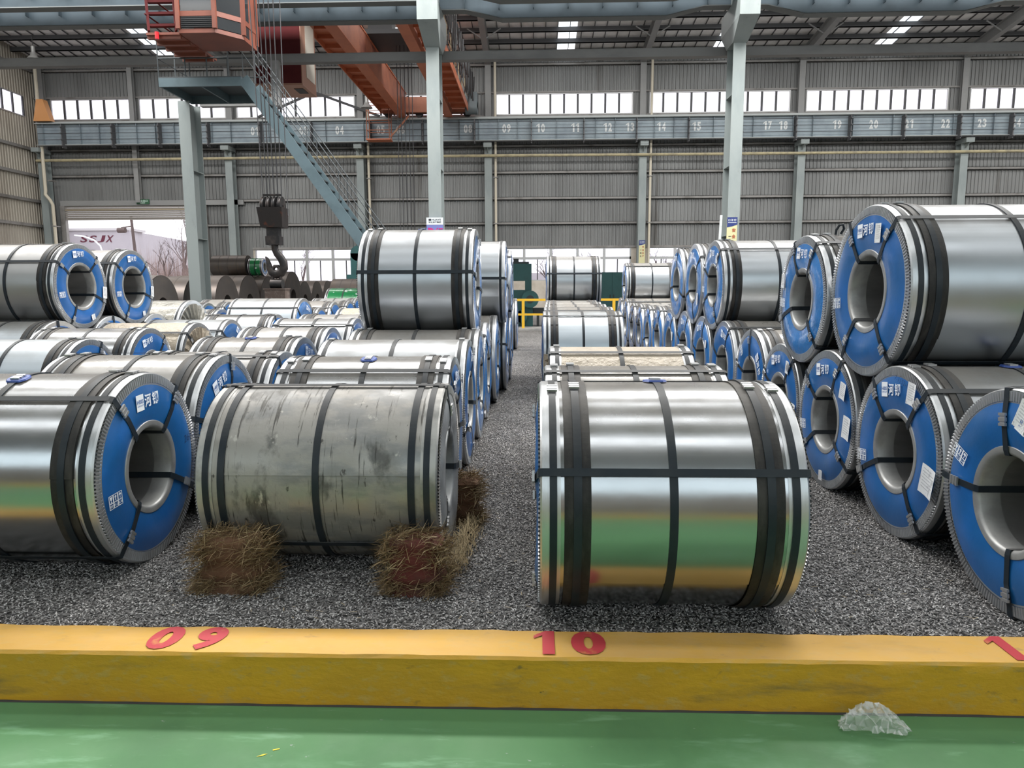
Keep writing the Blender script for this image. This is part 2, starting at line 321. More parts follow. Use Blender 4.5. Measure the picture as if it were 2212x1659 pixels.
def corr(mb, a, b, z0, z1, fixed, axis='x', pitch=.2, d=.04):
    """trapezoid-ribbed sheet along x (at y=fixed) or along y (at x=fixed)"""
    n = max(1, int(round((b-a)/pitch))); p = (b-a)/n; pr = []
    for i in range(n): pr += [(a+i*p, 0), (a+(i+.55)*p, 0), (a+(i+.65)*p, d), (a+(i+.9)*p, d)]
    pr.append((b, 0)); vs = []
    for (u, o) in pr:
        for z in (z0, z1): vs.append((u, fixed-o, z) if axis == 'x' else (fixed+o, u, z))
    return mb.add(vs, [(2*i, 2*i+2, 2*i+3, 2*i+1) for i in range(len(pr)-1)])
XL, XR, YB = -28.3, 46.0, 41.0
COLX = [-27.7, -17.07, -9.7, -2.6, 5.87, 14.4, 23.05, 31.8, 40.5]
UZ0, UZ1 = 10.95, 12.1        # upper glazing
LZ0, LZ1 = 1.87, 3.70         # lower glazing
DX0, DX1, DZ = -26.95, -18.95, 5.43
wb = sroot('wall_back', (0, 0, 0))
m = MB(); corr(m, XL, XR, UZ1, roofz(41), YB); m.build('cladding', 'cladding', wb)
m = MB(); corr(m, DX0, DX1, DZ+.9, UZ0, YB); corr(m, XL, DX0, 0, UZ0, YB); corr(m, DX1, -16.2, 0, UZ0, YB); corr(m, -16.2, XR, LZ1, UZ0, YB); m.build('cladding', 'cladding', wb)
m = MB(); m.box(-16.2, XR, 40.9, 41.15, 0, LZ0); m.build('plinth_wall', 'masonry', wb)
for z in (13.57, 9.26, 7.84, 6.43, 5.06):
    x0 = XL if z > 7 else DX1
    m = MB(); m.box(x0, XR, YB-.16, YB-.041, z-.07, z-.04); m.box(x0, XR, YB-.16, YB-.14, z-.07, z+.09); m.box(x0, XR, YB-.16, YB-.041, z+.07, z+.09); m.build('girt', 'girt', wb)
m = MB(); m.box(-16.2, XR, YB-.12, YB+.02, LZ1, LZ1+.12); m.build('lintel', 'girt', wb)
m = MB(); m.box(XL, XR, YB-.1, YB+.02, UZ0-.1, UZ0); m.build('sill', 'girt', wb)
m = MB(); m.box(XL, XR, YB-.1, YB+.02, UZ1, UZ1+.09); m.build('lintel', 'girt', wb)
wno = [0]
def window_band(x0, x1, z0, z1, n, mat='dusty_glass'):
    wno[0] += 1; w = sroot('window_%d' % wno[0], ((x0+x1)/2, YB, z0)); cx = (x0+x1)/2; dz = z0
    m = MB(); f = .06
    m.box(x0-cx, x1-cx, -.05, .03, 0, f); m.box(x0-cx, x1-cx, -.05, .03, z1-z0-f, z1-z0); m.box(x0-cx, x0-cx+f, -.05, .03, f, z1-z0-f); m.box(x1-cx-f, x1-cx, -.05, .03, f, z1-z0-f); m.build('window_frame', 'frame_alu', w)
    st = (x1-x0)/n
    for i in range(n):
        m = MB(); m.box(x0-cx+i*st+.05, x0-cx+(i+1)*st-.05, -.008, .0, f, z1-z0-f); m.build('pane', mat, w)
        if i:
            m = MB(); m.box(x0-cx+i*st-.055, x0-cx+i*st+.055, -.05, .03, f, z1-z0-f); m.build('mullion', 'mullion', w)
    return w
UP = [(-27.35, -22.75, 6), (-22.3, -17.35, 6), (-16.75, -10.05, 8), (-9.35, -3.35, 8), (-2.2, 5.35, 10), (6.25, 13.9, 10), (14.75, 22.35, 10), (23.5, 31.3, 10), (32.3, 40, 10)]
for a, b, n in UP: window_band(a, b, UZ0, UZ1, n)
ed = XL
for a, b, n in UP+[(XR, XR, 0)]:    # cladding between the glazed strips
    m = MB(); corr(m, ed, a, UZ0, UZ1, YB); m.build('cladding', 'cladding', wb); ed = b
def window_low(x0, x1, n):
    wno[0] += 1; w = sroot('window_%d' % wno[0], (x0, YB, LZ0)); H = LZ1-LZ0; W = x1-x0; st = W/n; zt = 1.25
    m = MB(); m.box(0, W, -.06, .04, 0, .05); m.box(0, W, -.06, .04, H-.05, H); m.box(0, W, -.06, .04, zt-.06, zt+.08); m.box(0, .08, -.06, .04, .05, H-.05); m.box(W-.08, W, -.06, .04, .05, H-.05); m.build('window_frame', 'frame_alu', w)
    for i in range(n):
        if i: m = MB(); m.box(i*st-.075, i*st+.075, -.07, .05, .05, H-.05); m.build('mullion', 'frame_alu', w)
        a, b = i*st+.075, (i+1)*st-.075; c = (a+b)/2
        m = MB(); m.box(a, b, -.008, 0, zt+.08, H-.05); m.build('pane', 'glass', w)
        m = MB(); m.box(a, c-.02, -.008, 0, .05, zt-.06); m.build('pane', 'glass', w)
        m = MB(); m.box(c+.02, b, .008, .016, .05, zt-.06); m.build('pane', 'glass', w)
        m = MB(); m.box(c-.03, c+.03, -.02, .025, .05, zt-.06); m.build('sash_bar', 'mullion', w)
LOW = [(-16.1, -10.1, 4), (-9.3, -3.1, 4), (-2.15, 5.4, 5), (6.35, 13.95, 5), (14.9, 22.5, 5)]
for a, b, n in LOW: window_low(a, b, n)
ed = -16.2
for a, b, n in LOW+[(XR, XR, 0)]:
    m = MB(); m.box(ed, a, YB-.06, YB+.1, LZ0, LZ1); m.build('pier', 'masonry', wb); ed = b
# side and front walls
wl = sroot('wall_left')
m = MB(); corr(m, -16, YB, 0, UZ0, XL, 'y'); corr(m, -16, YB, UZ1, roofz(RIDGE_Y), XL, 'y'); corr(m, -16, 29, UZ0, UZ1, XL, 'y'); corr(m, 40, YB, UZ0, UZ1, XL, 'y'); m.build('cladding', 'cladding_side', wl)
for z in (13.57, 9.26, 7.84, 6.43, 5.06, 3.6, 2.1):
    m = MB(); m.box(XL+.041, XL+.16, -16, YB-.2, z-.07, z+.09); m.build('girt', 'girt', wl)
wno[0] += 1; w_ = sroot('window_%d' % wno[0], (XL, 29, UZ0))
m = MB(); m.box(-.02, .06, 0, 11, 0, .06); m.box(-.02, .06, 0, 11, UZ1-UZ0-.06, UZ1-UZ0); m.build('window_frame', 'frame_alu', w_)
for i in range(14):
    m = MB(); m.box(0, .008, i*11/14+.05, (i+1)*11/14-.05, .06, UZ1-UZ0-.06); m.build('pane', 'dusty_glass', w_)
    m = MB(); m.box(-.02, .06, (i+1)*11/14-.05, (i+1)*11/14+.05, .06, UZ1-UZ0-.06); m.build('mullion', 'mullion', w_)
m = MB(); corr(m, -16, YB, -.2, roofz(RIDGE_Y), XR, 'y'); struct(m.build('wall_right', 'cladding_side'))
m = MB(); corr(m, XL, XR, -.2, 5.4, -16.); corr(m, XL, XR, 11.8, roofz(-16), -16.); struct(m.build('wall_front', 'cladding_side'))
m = MB(); m.box(XL, XR, -16.02, -16, 5.4, 11.8)
wno[0] += 1; struct(m.build('window_%d' % wno[0], 'roof_light'))

# roof: sheet with openings for the roof lights, ribs, purlins, rafters
ce = sroot('ceiling')
LIGHTX = [-20.5, -13.4, -6.2, 1.65, 10.1, 18.7, 27.4, 36]
def roof_quad(mb, x0, x1, y0, y1, dz=0.): mb.add([(x0, y0, roofz(y0)+dz), (x1, y0, roofz(y0)+dz), (x1, y1, roofz(y1)+dz), (x0, y1, roofz(y1)+dz)], [(0, 1, 2, 3)])
m = MB(); ed = XL
for lx in LIGHTX+[None]:
    b = XR if lx is None else lx-.48
    roof_quad(m, ed, b, RIDGE_Y, 41.3)
    if lx is not None: roof_quad(m, lx-.48, lx+.48, RIDGE_Y, 30); ed = lx+.48
for a, b in ((-16.2, -3.7), (-1.5, 2.8), (4.2, 8.8), (10.2, 15.4), (17.8, RIDGE_Y)): roof_quad(m, XL, XR, a, b)
m.build('roof_sheet', 'roof_sheet', ce)
for lx in LIGHTX:
    m = MB(); roof_quad(m, lx-.48, lx+.48, 30, 40.6, .01); m.build('roof_light', 'roof_light', ce)
for a, b in ((-3.7, -1.5), (2.8, 4.2), (8.8, 10.2), (15.4, 17.8)):  # the two narrow strips are added, to go with the fill lamps
    m = MB(); roof_quad(m, XL, XR, a, b, .01); m.build('roof_light', 'roof_light', ce)
m = MB()
x = XL+.3
while x < 34:
    m.beam((x, 30, roofz(30)-.04), (x, 41, roofz(41)-.04), .035, .05); x += .62
rb = m.build('roof_ribs', 'purlin', ce); rb['kind'] = 'stuff'
y = 40.75
while y > -15:
    if not (15.3 < y < 17.9 or -3.8 < y < -1.4 or 2.6 < y < 4.4 or 8.6 < y < 10.4):
        m = MB(); z = roofz(y)-.18; m.box(XL, XR, y-.04, y+.04, z-.13, z+.1); m.box(XL, XR, y-.04, y+.09, z-.13, z-.105); m.build('purlin', 'purlin', ce)
    y -= 1.28
for i, x in enumerate(COLX[1:]):
    m = MB(); zo = -.31-.26
    ibeam(m, (x, 40.9, roofz(40.9)+zo), (x, RIDGE_Y, roofz(RIDGE_Y)+zo), .30, .52, .025, .015); m.build('rafter', 'beam_paint', ce)
    m = MB(); ibeam(m, (x, RIDGE_Y, roofz(RIDGE_Y)+zo), (x, -16, roofz(-16)+zo), .30, .52, .025, .015); m.build('rafter', 'beam_paint', ce)
    for y in (37.8, 35.2):
        for sx in (-1, 1):
            m = MB(); m.beam((x+sx*.1, y, roofz(y)-.75), (x+sx*.85, y, roofz(y)-.28), .05, .05); m.build('knee_brace', 'beam_paint', ce)

# wall columns (H-section with crane bracket)
WLAB = {-27.7: 'grey corner column beside the left wall and yellow rail stop', -17.07: 'grey-green wall column right of the open shutter door', -9.7: 'grey-green wall column partly hidden behind the steel stair',
        -2.6: 'grey-green wall column with cream downpipe left of number 09', 5.87: 'grey-green wall column with small notice, below number 14', 14.4: 'grey-green wall column right of number 18', 23.05: 'grey-green wall column between numbers 22 and 23'}
for x in COLX:
    if x not in WLAB: continue
    t = thing('wall_column', WLAB[x], 'column', (x, 40.55, 0), 'columns along the back wall')
    m = MB(); m.box(-.2, .2, -.3, -.27, 0, 9.2); m.box(-.2, .2, .2, .23, 0, 9.2); m.box(-.012, .012, -.27, .2, 0, 9.2); m.build('shaft', 'column_paint', t)
    m = MB(); m.box(-.16, .16, .12, .15, 9.2, 14.0); m.box(-.16, .16, .33, .36, 9.2, 14.0); m.box(-.01, .01, .15, .33, 9.2, 14.0); m.build('upper_shaft', 'beam_paint', t)
    m = MB(); m.box(-.22, .22, -.75, .25, 9.05, 9.28); m.hexa([(-.015, -.35, 8.8), (.015, -.35, 8.8), (.015, -.3, 8.8), (-.015, -.3, 8.8), (-.015, -.75, 9.05), (.015, -.75, 9.05), (.015, -.3, 9.05), (-.015, -.3, 9.05)]); m.build('bracket', 'column_paint', t)
for x, lab in ((-22.5, 'slim grey wind post above the shutter door'),):
    t = thing('wind_post', lab, 'column', (x, 40.66, 6.35))
    m = MB(); m.box(-.13, .13, -.13, -.11, 0, 7.7); m.box(-.13, .13, .11, .13, 0, 7.7); m.box(-.01, .01, -.11, .11, 0, 7.7); m.build('shaft', 'beam_paint', t)
for x, lab, mt in ((-27.15, 'cream downpipe with kinked elbow in the left corner', 'pipe_cream'), (-9.25, 'cream downpipe on the wall behind the steel stair', 'pipe_cream'), (-2.2, 'cream downpipe beside the wall column left of number 09', 'pipe_cream'), (6.3, 'cream downpipe beside the wall column below number 14', 'pipe_cream')):
    t = thing('downpipe', lab, 'pipe', (x, 40.4 if x > -20 else 40.1, 0), 'downpipes on the back wall')
    m = MB()
    if x < -20: m.tube([(0, 0, 0), (0, 0, 6.2), (-.06, -.1, 6.45), (-.3, -.1, 6.75), (-.34, 0, 7.0), (-.34, 0, 13.9)], .09, 8)
    else: m.tube([(0, 0, 0), (0, 0, 13.9)], .07, 8)
    m.build('pipe', mt, t, smooth=True)
    for z in (2.5, 5.0, 7.5):
        m = MB(); m.box(-.11, .11, -.1, .35, z, z+.05); m.build('clamp', 'girt', t)
tp = MB(); tp.tube([(-27.9, 40.15, 8.62), (-10, 40.15, 8.66), (10, 40.15, 8.62), (45, 40.15, 8.6)], .075, 8)
tag(tp.build('service_pipe', 'pipe_yellow', smooth=True), 'long dull yellow pipe running across the back wall', 'pipe')

# roller shutter door with lintel
dr = sroot('door_1', (DX0, 40.85, 0)); DW = DX1-DX0
m = MB(); m.box(-.2, DW+2.4, -.1, .12, DZ+.78, DZ+1.06); m.build('lintel', 'beam_paint', dr)
m = MB(); m.box(-.25, .02, -.1, .14, 0, DZ+.78); m.build('jamb', 'girt', dr)
m = MB(); m.box(DW-.02, DW+.25, -.1, .14, 0, DZ+.78); m.build('jamb', 'girt', dr)
pm('shutter', (.34, .315, .29), .45, .3); pm('shutter_bar', (.45, .38, .28), .4, .4)
for i in range(7):
    z = DZ+.05+i*.105
    m = MB(); m.add([(0, 0, z), (DW, 0, z), (DW, -.03, z+.03), (0, -.03, z+.03), (0, -.03, z+.07), (DW, -.03, z+.07), (DW, 0, z+.1), (0, 0, z+.1)], [(0, 1, 2, 3), (3, 2, 5, 4), (4, 5, 6, 7)]); m.build('shutter_slat', 'shutter', dr)
m = MB(); m.box(0, DW, -.06, .03, DZ+.52, DZ+.58); m.build('guide_bar', 'shutter_bar', dr)
m = MB(); m.box(0, DW, -.04, .03, DZ-.02, DZ+.05); m.build('bottom_rail', 'shutter', dr)
pm('exit_green', (.03, .10, .05), .5); pm('exit_white', (.6, .75, .66), .5)
t = thing('exit_sign', 'small dark green exit sign above the shutter door', 'sign', (-22.3, 40.72, 6.28))
m = MB(); m.box(-.37, .37, -.05, 0, 0, .26); m.build('sign_panel', 'exit_green', t)
m = MB(); put_text(m, '安全出口', (0, -.055, .175), (1, 0, 0), (0, 0, 1), .11, .56, .02); put_text(m, 'EXIT', (0, -.055, .06), (1, 0, 0), (0, 0, 1), .07, .3, .02); m.build('sign_lettering', 'exit_white', t)

# ------------------------------------------------------------------ back crane runway with numbers and conductor bars
gr = thing('runway_girder', 'long blue-grey crane runway girder with white bay numbers on the back wall', 'girder', (0, 40.0, 9.42))
m = MB(); m.box(-27.6, 45, .0, .02, 0, 1.1); m.build('web', 'girder_blue', gr)
m = MB(); m.box(-27.6, 45, -.2, .2, 1.1, 1.14); m.build('top_flange', 'girder_flange', gr)
m = MB(); m.box(-27.6, 45, -.16, .16, -.03, 0); m.build('bottom_flange', 'girder_flange', gr)
m = MB(); m.box(-27.6, 45, -.04, .04, 1.14, 1.24); m.build('crane_rail', 'girder_flange', gr)
NUMX = (-15.38, -12.69, -10.7, -8.44, -7.35, -3.66, -1.57, .28, 2.16, 3.9, 5.1, 6.78, 8.66, 12.43, 13.26, 16.1, 18.02, 19.89, 21.78, 23.68, 25.46)
x = -27.2
while x < 30:
    if min(abs(x-q) for q in NUMX) > .36: m = MB(); m.box(x-.008, x+.008, -.14, 0, 0, 1.1); m.build('stiffener', 'girder_blue', gr)
    x += 1.05
for s_, x in zip('01 03 04 05 06 08 09 10 11 12 13 14 15 17 18 19 20 21 22 23 24'.split(), (-15.38, -12.69, -10.7, -8.44+.0, -7.35, -3.66, -1.57, .28, 2.16, 3.9, 5.1, 6.78, 8.66, 12.43, 13.26, 16.1, 18.02, 19.89, 21.78, 23.68, 25.46)):
    m = MB(); put_num(m, s_, (x, -.012, .62), (1, 0, 0), (0, 0, 1), .45, .20, .05, .04); m.build('bay_number', 'number_white', gr)
pm('wire', (.05, .05, .055), .6, 0)
cb = thing('conductor_line', 'four thin conductor wires strung in front of the numbered girder', 'wires', (0, 39.6, 9.2))
for k in range(4):
    m = MB(); m.tube([(-27.3, 0, .1+k*.33), (44, 0, .1+k*.33)], .014, 4); m.build('conductor_wire', 'wire', cb)
for x in (-26, -23.2, -20.6, -17.9, -15.0, -12.2, -8.95, -6.1, -3.28, -.22, 2.6, 5.43, 8.2, 11.0, 13.85, 16.7, 19.5, 22.4, 25.1, 28):
    m = MB(); m.box(x-.025, x+.025, .02, .4, 0, 1.25)
    for k in range(4): m.tube([(x, .02, .1+k*.33), (x, -.08, .1+k*.33)], .035, 6)
    m.build('insulator_bracket', 'grey_motor' if 'grey_motor' in M else 'purlin', cb)
pm('stop_orange', (.55, .25, .08), .6)
m = MB(); m.hexa([(-27.55, 39.7, 10.66), (-26.6, 39.7, 10.66), (-26.6, 40.1, 10.66), (-27.55, 40.1, 10.66), (-27.3, 39.7, 11.8), (-26.95, 39.7, 11.8), (-26.95, 40.1, 11.8), (-27.3, 40.1, 11.8)])
tag(m.build('rail_stop', 'stop_orange'), 'orange tapered crane rail stop at the left end of the runway', 'rail stop')

# ------------------------------------------------------------------ middle column row with two runway girders
MID = [(-10.58, -10.23, 'left', 7.0), (-3.18, -2.80, 'centre', 9.4), (5.66, 6.01, 'right', 9.4), (14.25, 14.6, 'far right', 9.4)]
MLAB = {'left': 'grey-green steel column standing under the stair platform', 'centre': 'grey-green steel column carrying the purple D row sign', 'right': 'grey-green steel column carrying the yellow safety notice'}
for x0, x1, nm, h in MID[:3]:
    cx = (x0+x1)/2; hw = (x1-x0)/2
    t = thing('steel_column', MLAB[nm], 'column', (cx, 21.95, 0), 'columns in the middle of the hall')
    m = MB(); m.box(-hw, hw, -.35, -.32, 0, h); m.build('flange', 'column_paint', t)
    m = MB(); m.box(-hw, hw, .32, .35, 0, h); m.build('flange', 'column_paint', t)
    m = MB(); m.box(-.012, .012, -.32, .32, 0, h); m.build('web', 'column_paint', t)
    for z in (3.0, 5.0, 7.0, 8.6):
        if z < h-.1: m = MB(); m.box(-hw+.01, -.012, -.32, .32, z, z+.02); m.box(.012, hw-.01, -.32, .32, z, z+.02); m.build('stiffener', 'column_paint', t)
    m = MB(); m.box(-hw-.03, hw+.03, -.38, .38, 0, .03); m.build('base_plate', 'column_paint', t)
    if h > 8:
        m = MB(); m.hexa([(-hw-.03, -.36, h-1.0), (hw+.03, -.36, h-1.0), (hw+.03, .36, h-1.0), (-hw-.03, .36, h-1.0), (-hw-.1, -1.25, h-.55), (hw+.1, -1.25, h-.55), (hw+.1, .75, h-.55), (-hw-.1, .75, h-.55)]); m.box(-hw-.1, hw+.1, -1.25, .75, h-.55, h); m.build('girder_bracket', 'column_paint', t)
        m = MB(); m.box(-hw+.05, hw-.05, -.3, .3, h, 16.0); m.build('upper_shaft', 'column_paint', t)
def belly(yc, label):
    t = thing('crane_girder', label, 'girder', (0, yc, 9.38), 'runway girders over the middle columns')
    sup = [-28.2, -10.4, -2.99, 5.84, 14.4, 23, 32, 41]; pts = []
    for i in range(len(sup)-1):
        a, b = sup[i], sup[i+1]
        if i < 2: pts += [(a, 0), (b, 0)]
        else: pts += [(a, .26), (a+.9, .26), (a+2.0, 0), (b-2.0, 0), (b-.9, .26), (b, .26)]
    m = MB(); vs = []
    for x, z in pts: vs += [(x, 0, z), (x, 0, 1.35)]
    m.add(vs, [(2*i, 2*i+2, 2*i+3, 2*i+1) for i in range(len(pts)-1)]); m.build('web', 'girder_near_shaded', t)
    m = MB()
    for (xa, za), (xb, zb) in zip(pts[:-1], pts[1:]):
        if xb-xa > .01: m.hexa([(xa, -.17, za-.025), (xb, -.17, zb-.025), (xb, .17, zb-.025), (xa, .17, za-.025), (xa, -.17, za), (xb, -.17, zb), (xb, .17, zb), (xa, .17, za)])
    m.build('bottom_flange', 'flange_near_shaded', t)
    m = MB(); m.box(-28.2, 41, -.22, .22, 1.35, 1.39); m.build('top_flange', 'flange_near_shaded', t)
    x = -27.6
    while x < 28:
        m = MB(); m.box(x-.008, x+.008, -.15, 0, .28, 1.35); m.build('stiffener', 'girder_near_shaded', t); x += 1.02
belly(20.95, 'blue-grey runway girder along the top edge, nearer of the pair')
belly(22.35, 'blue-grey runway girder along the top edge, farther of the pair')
m = MB(); ibeam(m, (-28.2, 22.6, 8.41), (41, 22.6, 8.47), .26, .25, .02, .25); pm('tie_paint', (.15, .148, .145), .55, 0, var=((.10, .10, .10), 1, .4, .7, (.4, 1, 1))); tag(m.build('tie_beam', 'tie_paint'), 'long grey tie beam running below the runway girders', 'beam')
t = thing('service_portal', 'grey hanging portal frame beside the stair platform', 'frame', (-7.87, 22.35, 7.0))
m = MB(); m.box(-.13, .13, -.1, .1, 0, 1.3); m.build('post', 'beam_paint', t)
m = MB(); m.box(-2.35, -.13, -.1, .1, 0, .24); m.build('cross_beam', 'beam_paint', t)

# ------------------------------------------------------------------ overhead cranes
pm('orange', (.52, .155, .07), .5, 0, var=[((.45, .13, .06), 1.2, .4, .7), ((.42, .22, .15), 3, .62, .75, (1, .3, 1))])
pm('orange_web', (.42, .16, .09), .5, 0, var=[((.24, .085, .06), .8, .4, .7), ((.45, .27, .17), 1.6, .58, .72, (1, 1, .3))])
pm('orange_dull', (.22, .07, .045), .5, 0, var=((.17, .055, .036), 1.5, .4, .7))
pm('maroon', (.085, .018, .02), .8, 0, spec=.1, var=((.10, .022, .022), 1.5, .4, .7))
pm('cab_side', (.36, .19, .13), .5); pm('cab_glass', (.03, .033, .036), .08, 0, spec=.8); pm('pale_panel', (.62, .60, .53), .4)
pm('dark_metal', (.05, .05, .052), .55, .4); pm('grey_motor', (.13, .155, .165), .5, .2)
cr = thing('overhead_crane', 'orange double-girder overhead crane spanning to the numbered runway', 'crane', (0, 22.4, 10.62))
m = MB(); m.box(-7.42, -6.95, .3, 17.4, .0, .03); m.box(-7.42, -6.95, .3, 17.4, 1.22, 1.27); m.build('girder_flanges', 'orange', cr)
m = MB(); m.box(-7.40, -6.985, .3, 17.4, .03, 1.22); m.build('girder_web', 'orange_web', cr)
m = MB(); m.box(-4.88, -4.46, .3, 17.4, .0, .03); m.box(-4.88, -4.46, .3, 17.4, 1.22, 1.27); m.build('girder_flanges', 'orange', cr)
m = MB(); m.box(-4.86, -4.49, .3, 17.4, .03, 1.22); m.build('girder_web', 'orange_web', cr)
for (a, b) in ((-8.3, -7.42), (-4.46, -3.6)):
    m = MB(); m.box(a, b, .3, 17.2, .42, .445); m.build('walkway', 'orange', cr)
    y = .6
    while y < 17.2:
        m = MB(); m.box(a, b, y-.02, y+.02, .26, .42); m.build('walkway_rib', 'orange', cr); y += 1.05
    xo = a if a < -8 else b
    m = MB(); m.box(xo-.02, xo+.02, .3, 17.2, .2, .55); m.build('walkway_edge', 'orange', cr)
    m = MB()
    for z in (.95, 1.45): m.tube([(xo, .3, z), (xo, 17.2, z)], .02, 5)
    y = .4
    while y < 17.3: m.tube([(xo, y, .5), (xo, y, 1.45)], .018, 5); y += 1.5
    m.build('walkway_railing', 'pipe_yellow', cr)
m = MB(); m.box(-8.3, -3.3, 17.3, 17.85, .25, 1.05); m.build('end_carriage', 'orange_web', cr)
for x in (-8.0, -6.3, -5.4, -3.7):
    m = MB(); m.tube([(x, 17.5, .25), (x, 17.7, .25)], .21, 14); m.build('wheel', 'dark_metal', cr)
m = MB(); m.lathe([(-3.75, 0), (-3.75, .33), (-3.1, .33), (-3.1, 0)], 16, .35); m.box(-3.75, -3.1, -.33, .33, .35, 1.1)
o = m.build('drive_housing', 'grey_motor', cr, smooth=True); o.location = (0, 17.2, .05)
m = MB(); m.box(-7.3, -4.6, 8.5, 11.2, 1.32, 1.5); m.box(-7.0, -6.0, 8.8, 9.6, 1.5, 2.0); m.build('trolley_frame', 'dark_metal', cr)
m = MB(); m.lathe([(-6.9, 0), (-6.9, .3), (-5.0, .3), (-5.0, 0)], 16, 1.75); o = m.build('rope_drum', 'grey_motor', cr, smooth=True); o.location = (0, 10, 0)
m = MB()
for x in (-6.05, -5.9, -5.72, -5.55, -5.4): m.tube([(x, 10, 1.5), (x-.02, 10, -8.2)], .016, 4)
m.build('hoist_rope', 'wire', cr)
m = MB(); m.box(-6.1, -5.35, 9.85, 10.15, -8.9, -8.2); m.build('hook_block', 'dark_metal', cr)
m = MB()
for k in range(12):     # festoon cable loops
    y = 6+k*.95
    pts = [(-3.35+.06*math.sin(k*2.1), y+.95*i/8, 1.9-1.55*(1-(2*i/8-1)**2)*(0.75+.25*math.sin(k*1.7))) for i in range(9)]
    m.tube(pts, .035, 5)
    m.tube([(q[0]+.09, q[1], q[2]-.12) for q in pts], .03, 5)
m.tube([(-3.35, 5.5, 1.95), (-3.35, 17.3, 1.95)], .04, 5)
for k in range(7): m.tube([(-3.6, 6+k*1.8, .5), (-3.35, 6+k*1.8, 1.95)], .03, 5)
m.build('festoon_cables', 'dark_metal', cr)
# driver cab of the far crane
m = MB(); m.box(-9.13, -7.61, 1.6, 3.1, -2.5, -.1); m.build('cab_body', 'maroon', cr)
m = MB(); m.box(-7.61, -7.585, 1.6, 3.1, -2.5, -.1); m.box(-9.15, -7.58, 1.59, 3.15, -2.56, -2.5); c_ = m.build('cab_side_panel', 'cab_side', cr)
m = MB(); m.box(-7.585, -7.57, 2.05, 2.95, -2.2, -.4); m.build('cab_window', 'pale_panel', c_)
m = MB(); m.box(-8.0, -7.7, 2.0, 2.6, -2.575, -2.56); m.build('floor_vent', 'dark_metal', c_)
m = MB(); m.box(-8.9, -8.8, 2.2, 2.3, -.1, .3); m.box(-7.9, -7.8, 2.2, 2.3, -.1, .45); m.build('cab_hanger', 'dark_metal', cr)
# hanging service basket below the far end
sb = thing('service_basket', 'small orange maintenance basket hanging at number 05', 'basket', (-8.45, 39.2, 9.3))
m = MB(); m.box(-.55, .75, -.35, .35, 0, .06); m.build('basket_floor', 'orange', sb)
m = MB()
for x in (-.5, .7):
    for y in (-.3, .3): m.tube([(x, y, .06), (x, y, 2.0)], .025, 5)
for z in (.5, 1.0, 1.5, 1.9): m.tube([(-.5, -.3, z), (.7, -.3, z), (.7, .3, z), (-.5, .3, z), (-.5, -.3, z)], .02, 5)
m.beam((.7, 0, .2), (1.75, 0, 1.3), .08, .08); m.build('basket_rails', 'orange_web', sb)
# near crane: cab, ladder platform, ropes and hook
nc = thing('crane_cab', 'orange crane driver cab hanging at the top left', 'crane cab', (0, 0, 7.8))
plan = [(-8.87, 18.4), (-7.95, 18.4), (-7.45, 18.95), (-7.45, 19.8), (-8.87, 19.8)]
def prism(mb, pl, z0, z1):
    n = len(pl); mb.add([(x, y, z0) for x, y in pl]+[(x, y, z1) for x, y in pl], [tuple(range(n))[::-1], tuple(range(n, 2*n))]+[(i, (i+1) % n, n+(i+1) % n, n+i) for i in range(n)]); return mb
for za, zb, nn in ((0, .1, 'cab_floor'), (.40, .52, 'cab_rail'), (1.95, 2.6, 'cab_roof')): m = MB(); prism(m, plan, za, zb); m.build(nn, 'orange_dull', nc)
for (x, y) in plan: m = MB(); m.box(x-.05, x+.05, y-.04, y+.04, .1, 2.0); m.build('cab_post', 'orange_dull', nc)
m = MB(); m.box(-7.49, -7.46, 19.35, 19.8, .1, 1.95); m.box(-8.87, -7.45, 19.76, 19.8, .1, 1.95); m.build('rear_panel', 'orange_dull', nc)
inn = lambda k: [(-8.16+(x+8.16)*k, 19.1+(y-19.1)*k) for x, y in plan]
q = inn(.985)
for i in range(3):
    for z0, z1 in ((.12, .39), (.53, 1.94)):
        (xa, ya), (xb, yb) = q[i], q[i+1]; d = Vector((xb-xa, yb-ya, 0)); d.normalize(); d *= .06
        m = MB(); m.add([(xa+d.x, ya+d.y, z0), (xb-d.x, yb-d.y, z0), (xb-d.x, yb-d.y, z1), (xa+d.x, ya+d.y, z1)], [(0, 1, 2, 3)]); m.build('cab_glass', 'cab_glass', nc)
m = MB()
for k in range(6): m.box(-8.8, -8.0, 18.385, 18.395, .14+k*.045, .15+k*.045)
m.build('window_guard', 'dark_metal', nc)
m = MB(); m.box(-9.75, -8.9, 18.5, 20.6, 0, .06)
for k in range(5): m.box(-9.75, -8.9, 18.55+k*.45, 18.63+k*.45, -.08, 0)
m.build('access_platform', 'orange_dull', nc)
m = MB()
for x in (-9.7, -9.0):
    m.beam((x, 18.55, .1), (x-.25, 18.9, 2.5), .05, .12)
for k in range(8): m.beam((-9.7-.03*k, 18.6+.045*k, .25+k*.3), (-9.0-.03*k, 18.6+.045*k, .25+k*.3), .12, .06)
for z in (.5, 1.0): m.tube([(-9.75, 18.5, z), (-9.75, 20.6, z)], .02, 5)
m.build('ladder', 'maroon', nc)
m = MB(); m.tube([(-9.45, 18.45, -.12), (-9.45, 18.45, .05)], .05, 8); pm('red_lamp', (.6, .02, .03), .3); m.build('warning_lamp', 'red_lamp', nc)
m = MB()
for x in (-8.6, -7.7): m.box(x-.06, x+.06, 19.0, 19.12, 2.6, 4.4)
m.build('hanger', 'dark_metal', nc)
hk = thing('crane_hook', 'heavy dark crane hook block hanging on steel ropes', 'crane hook', (-6.2, 17, 1.3))
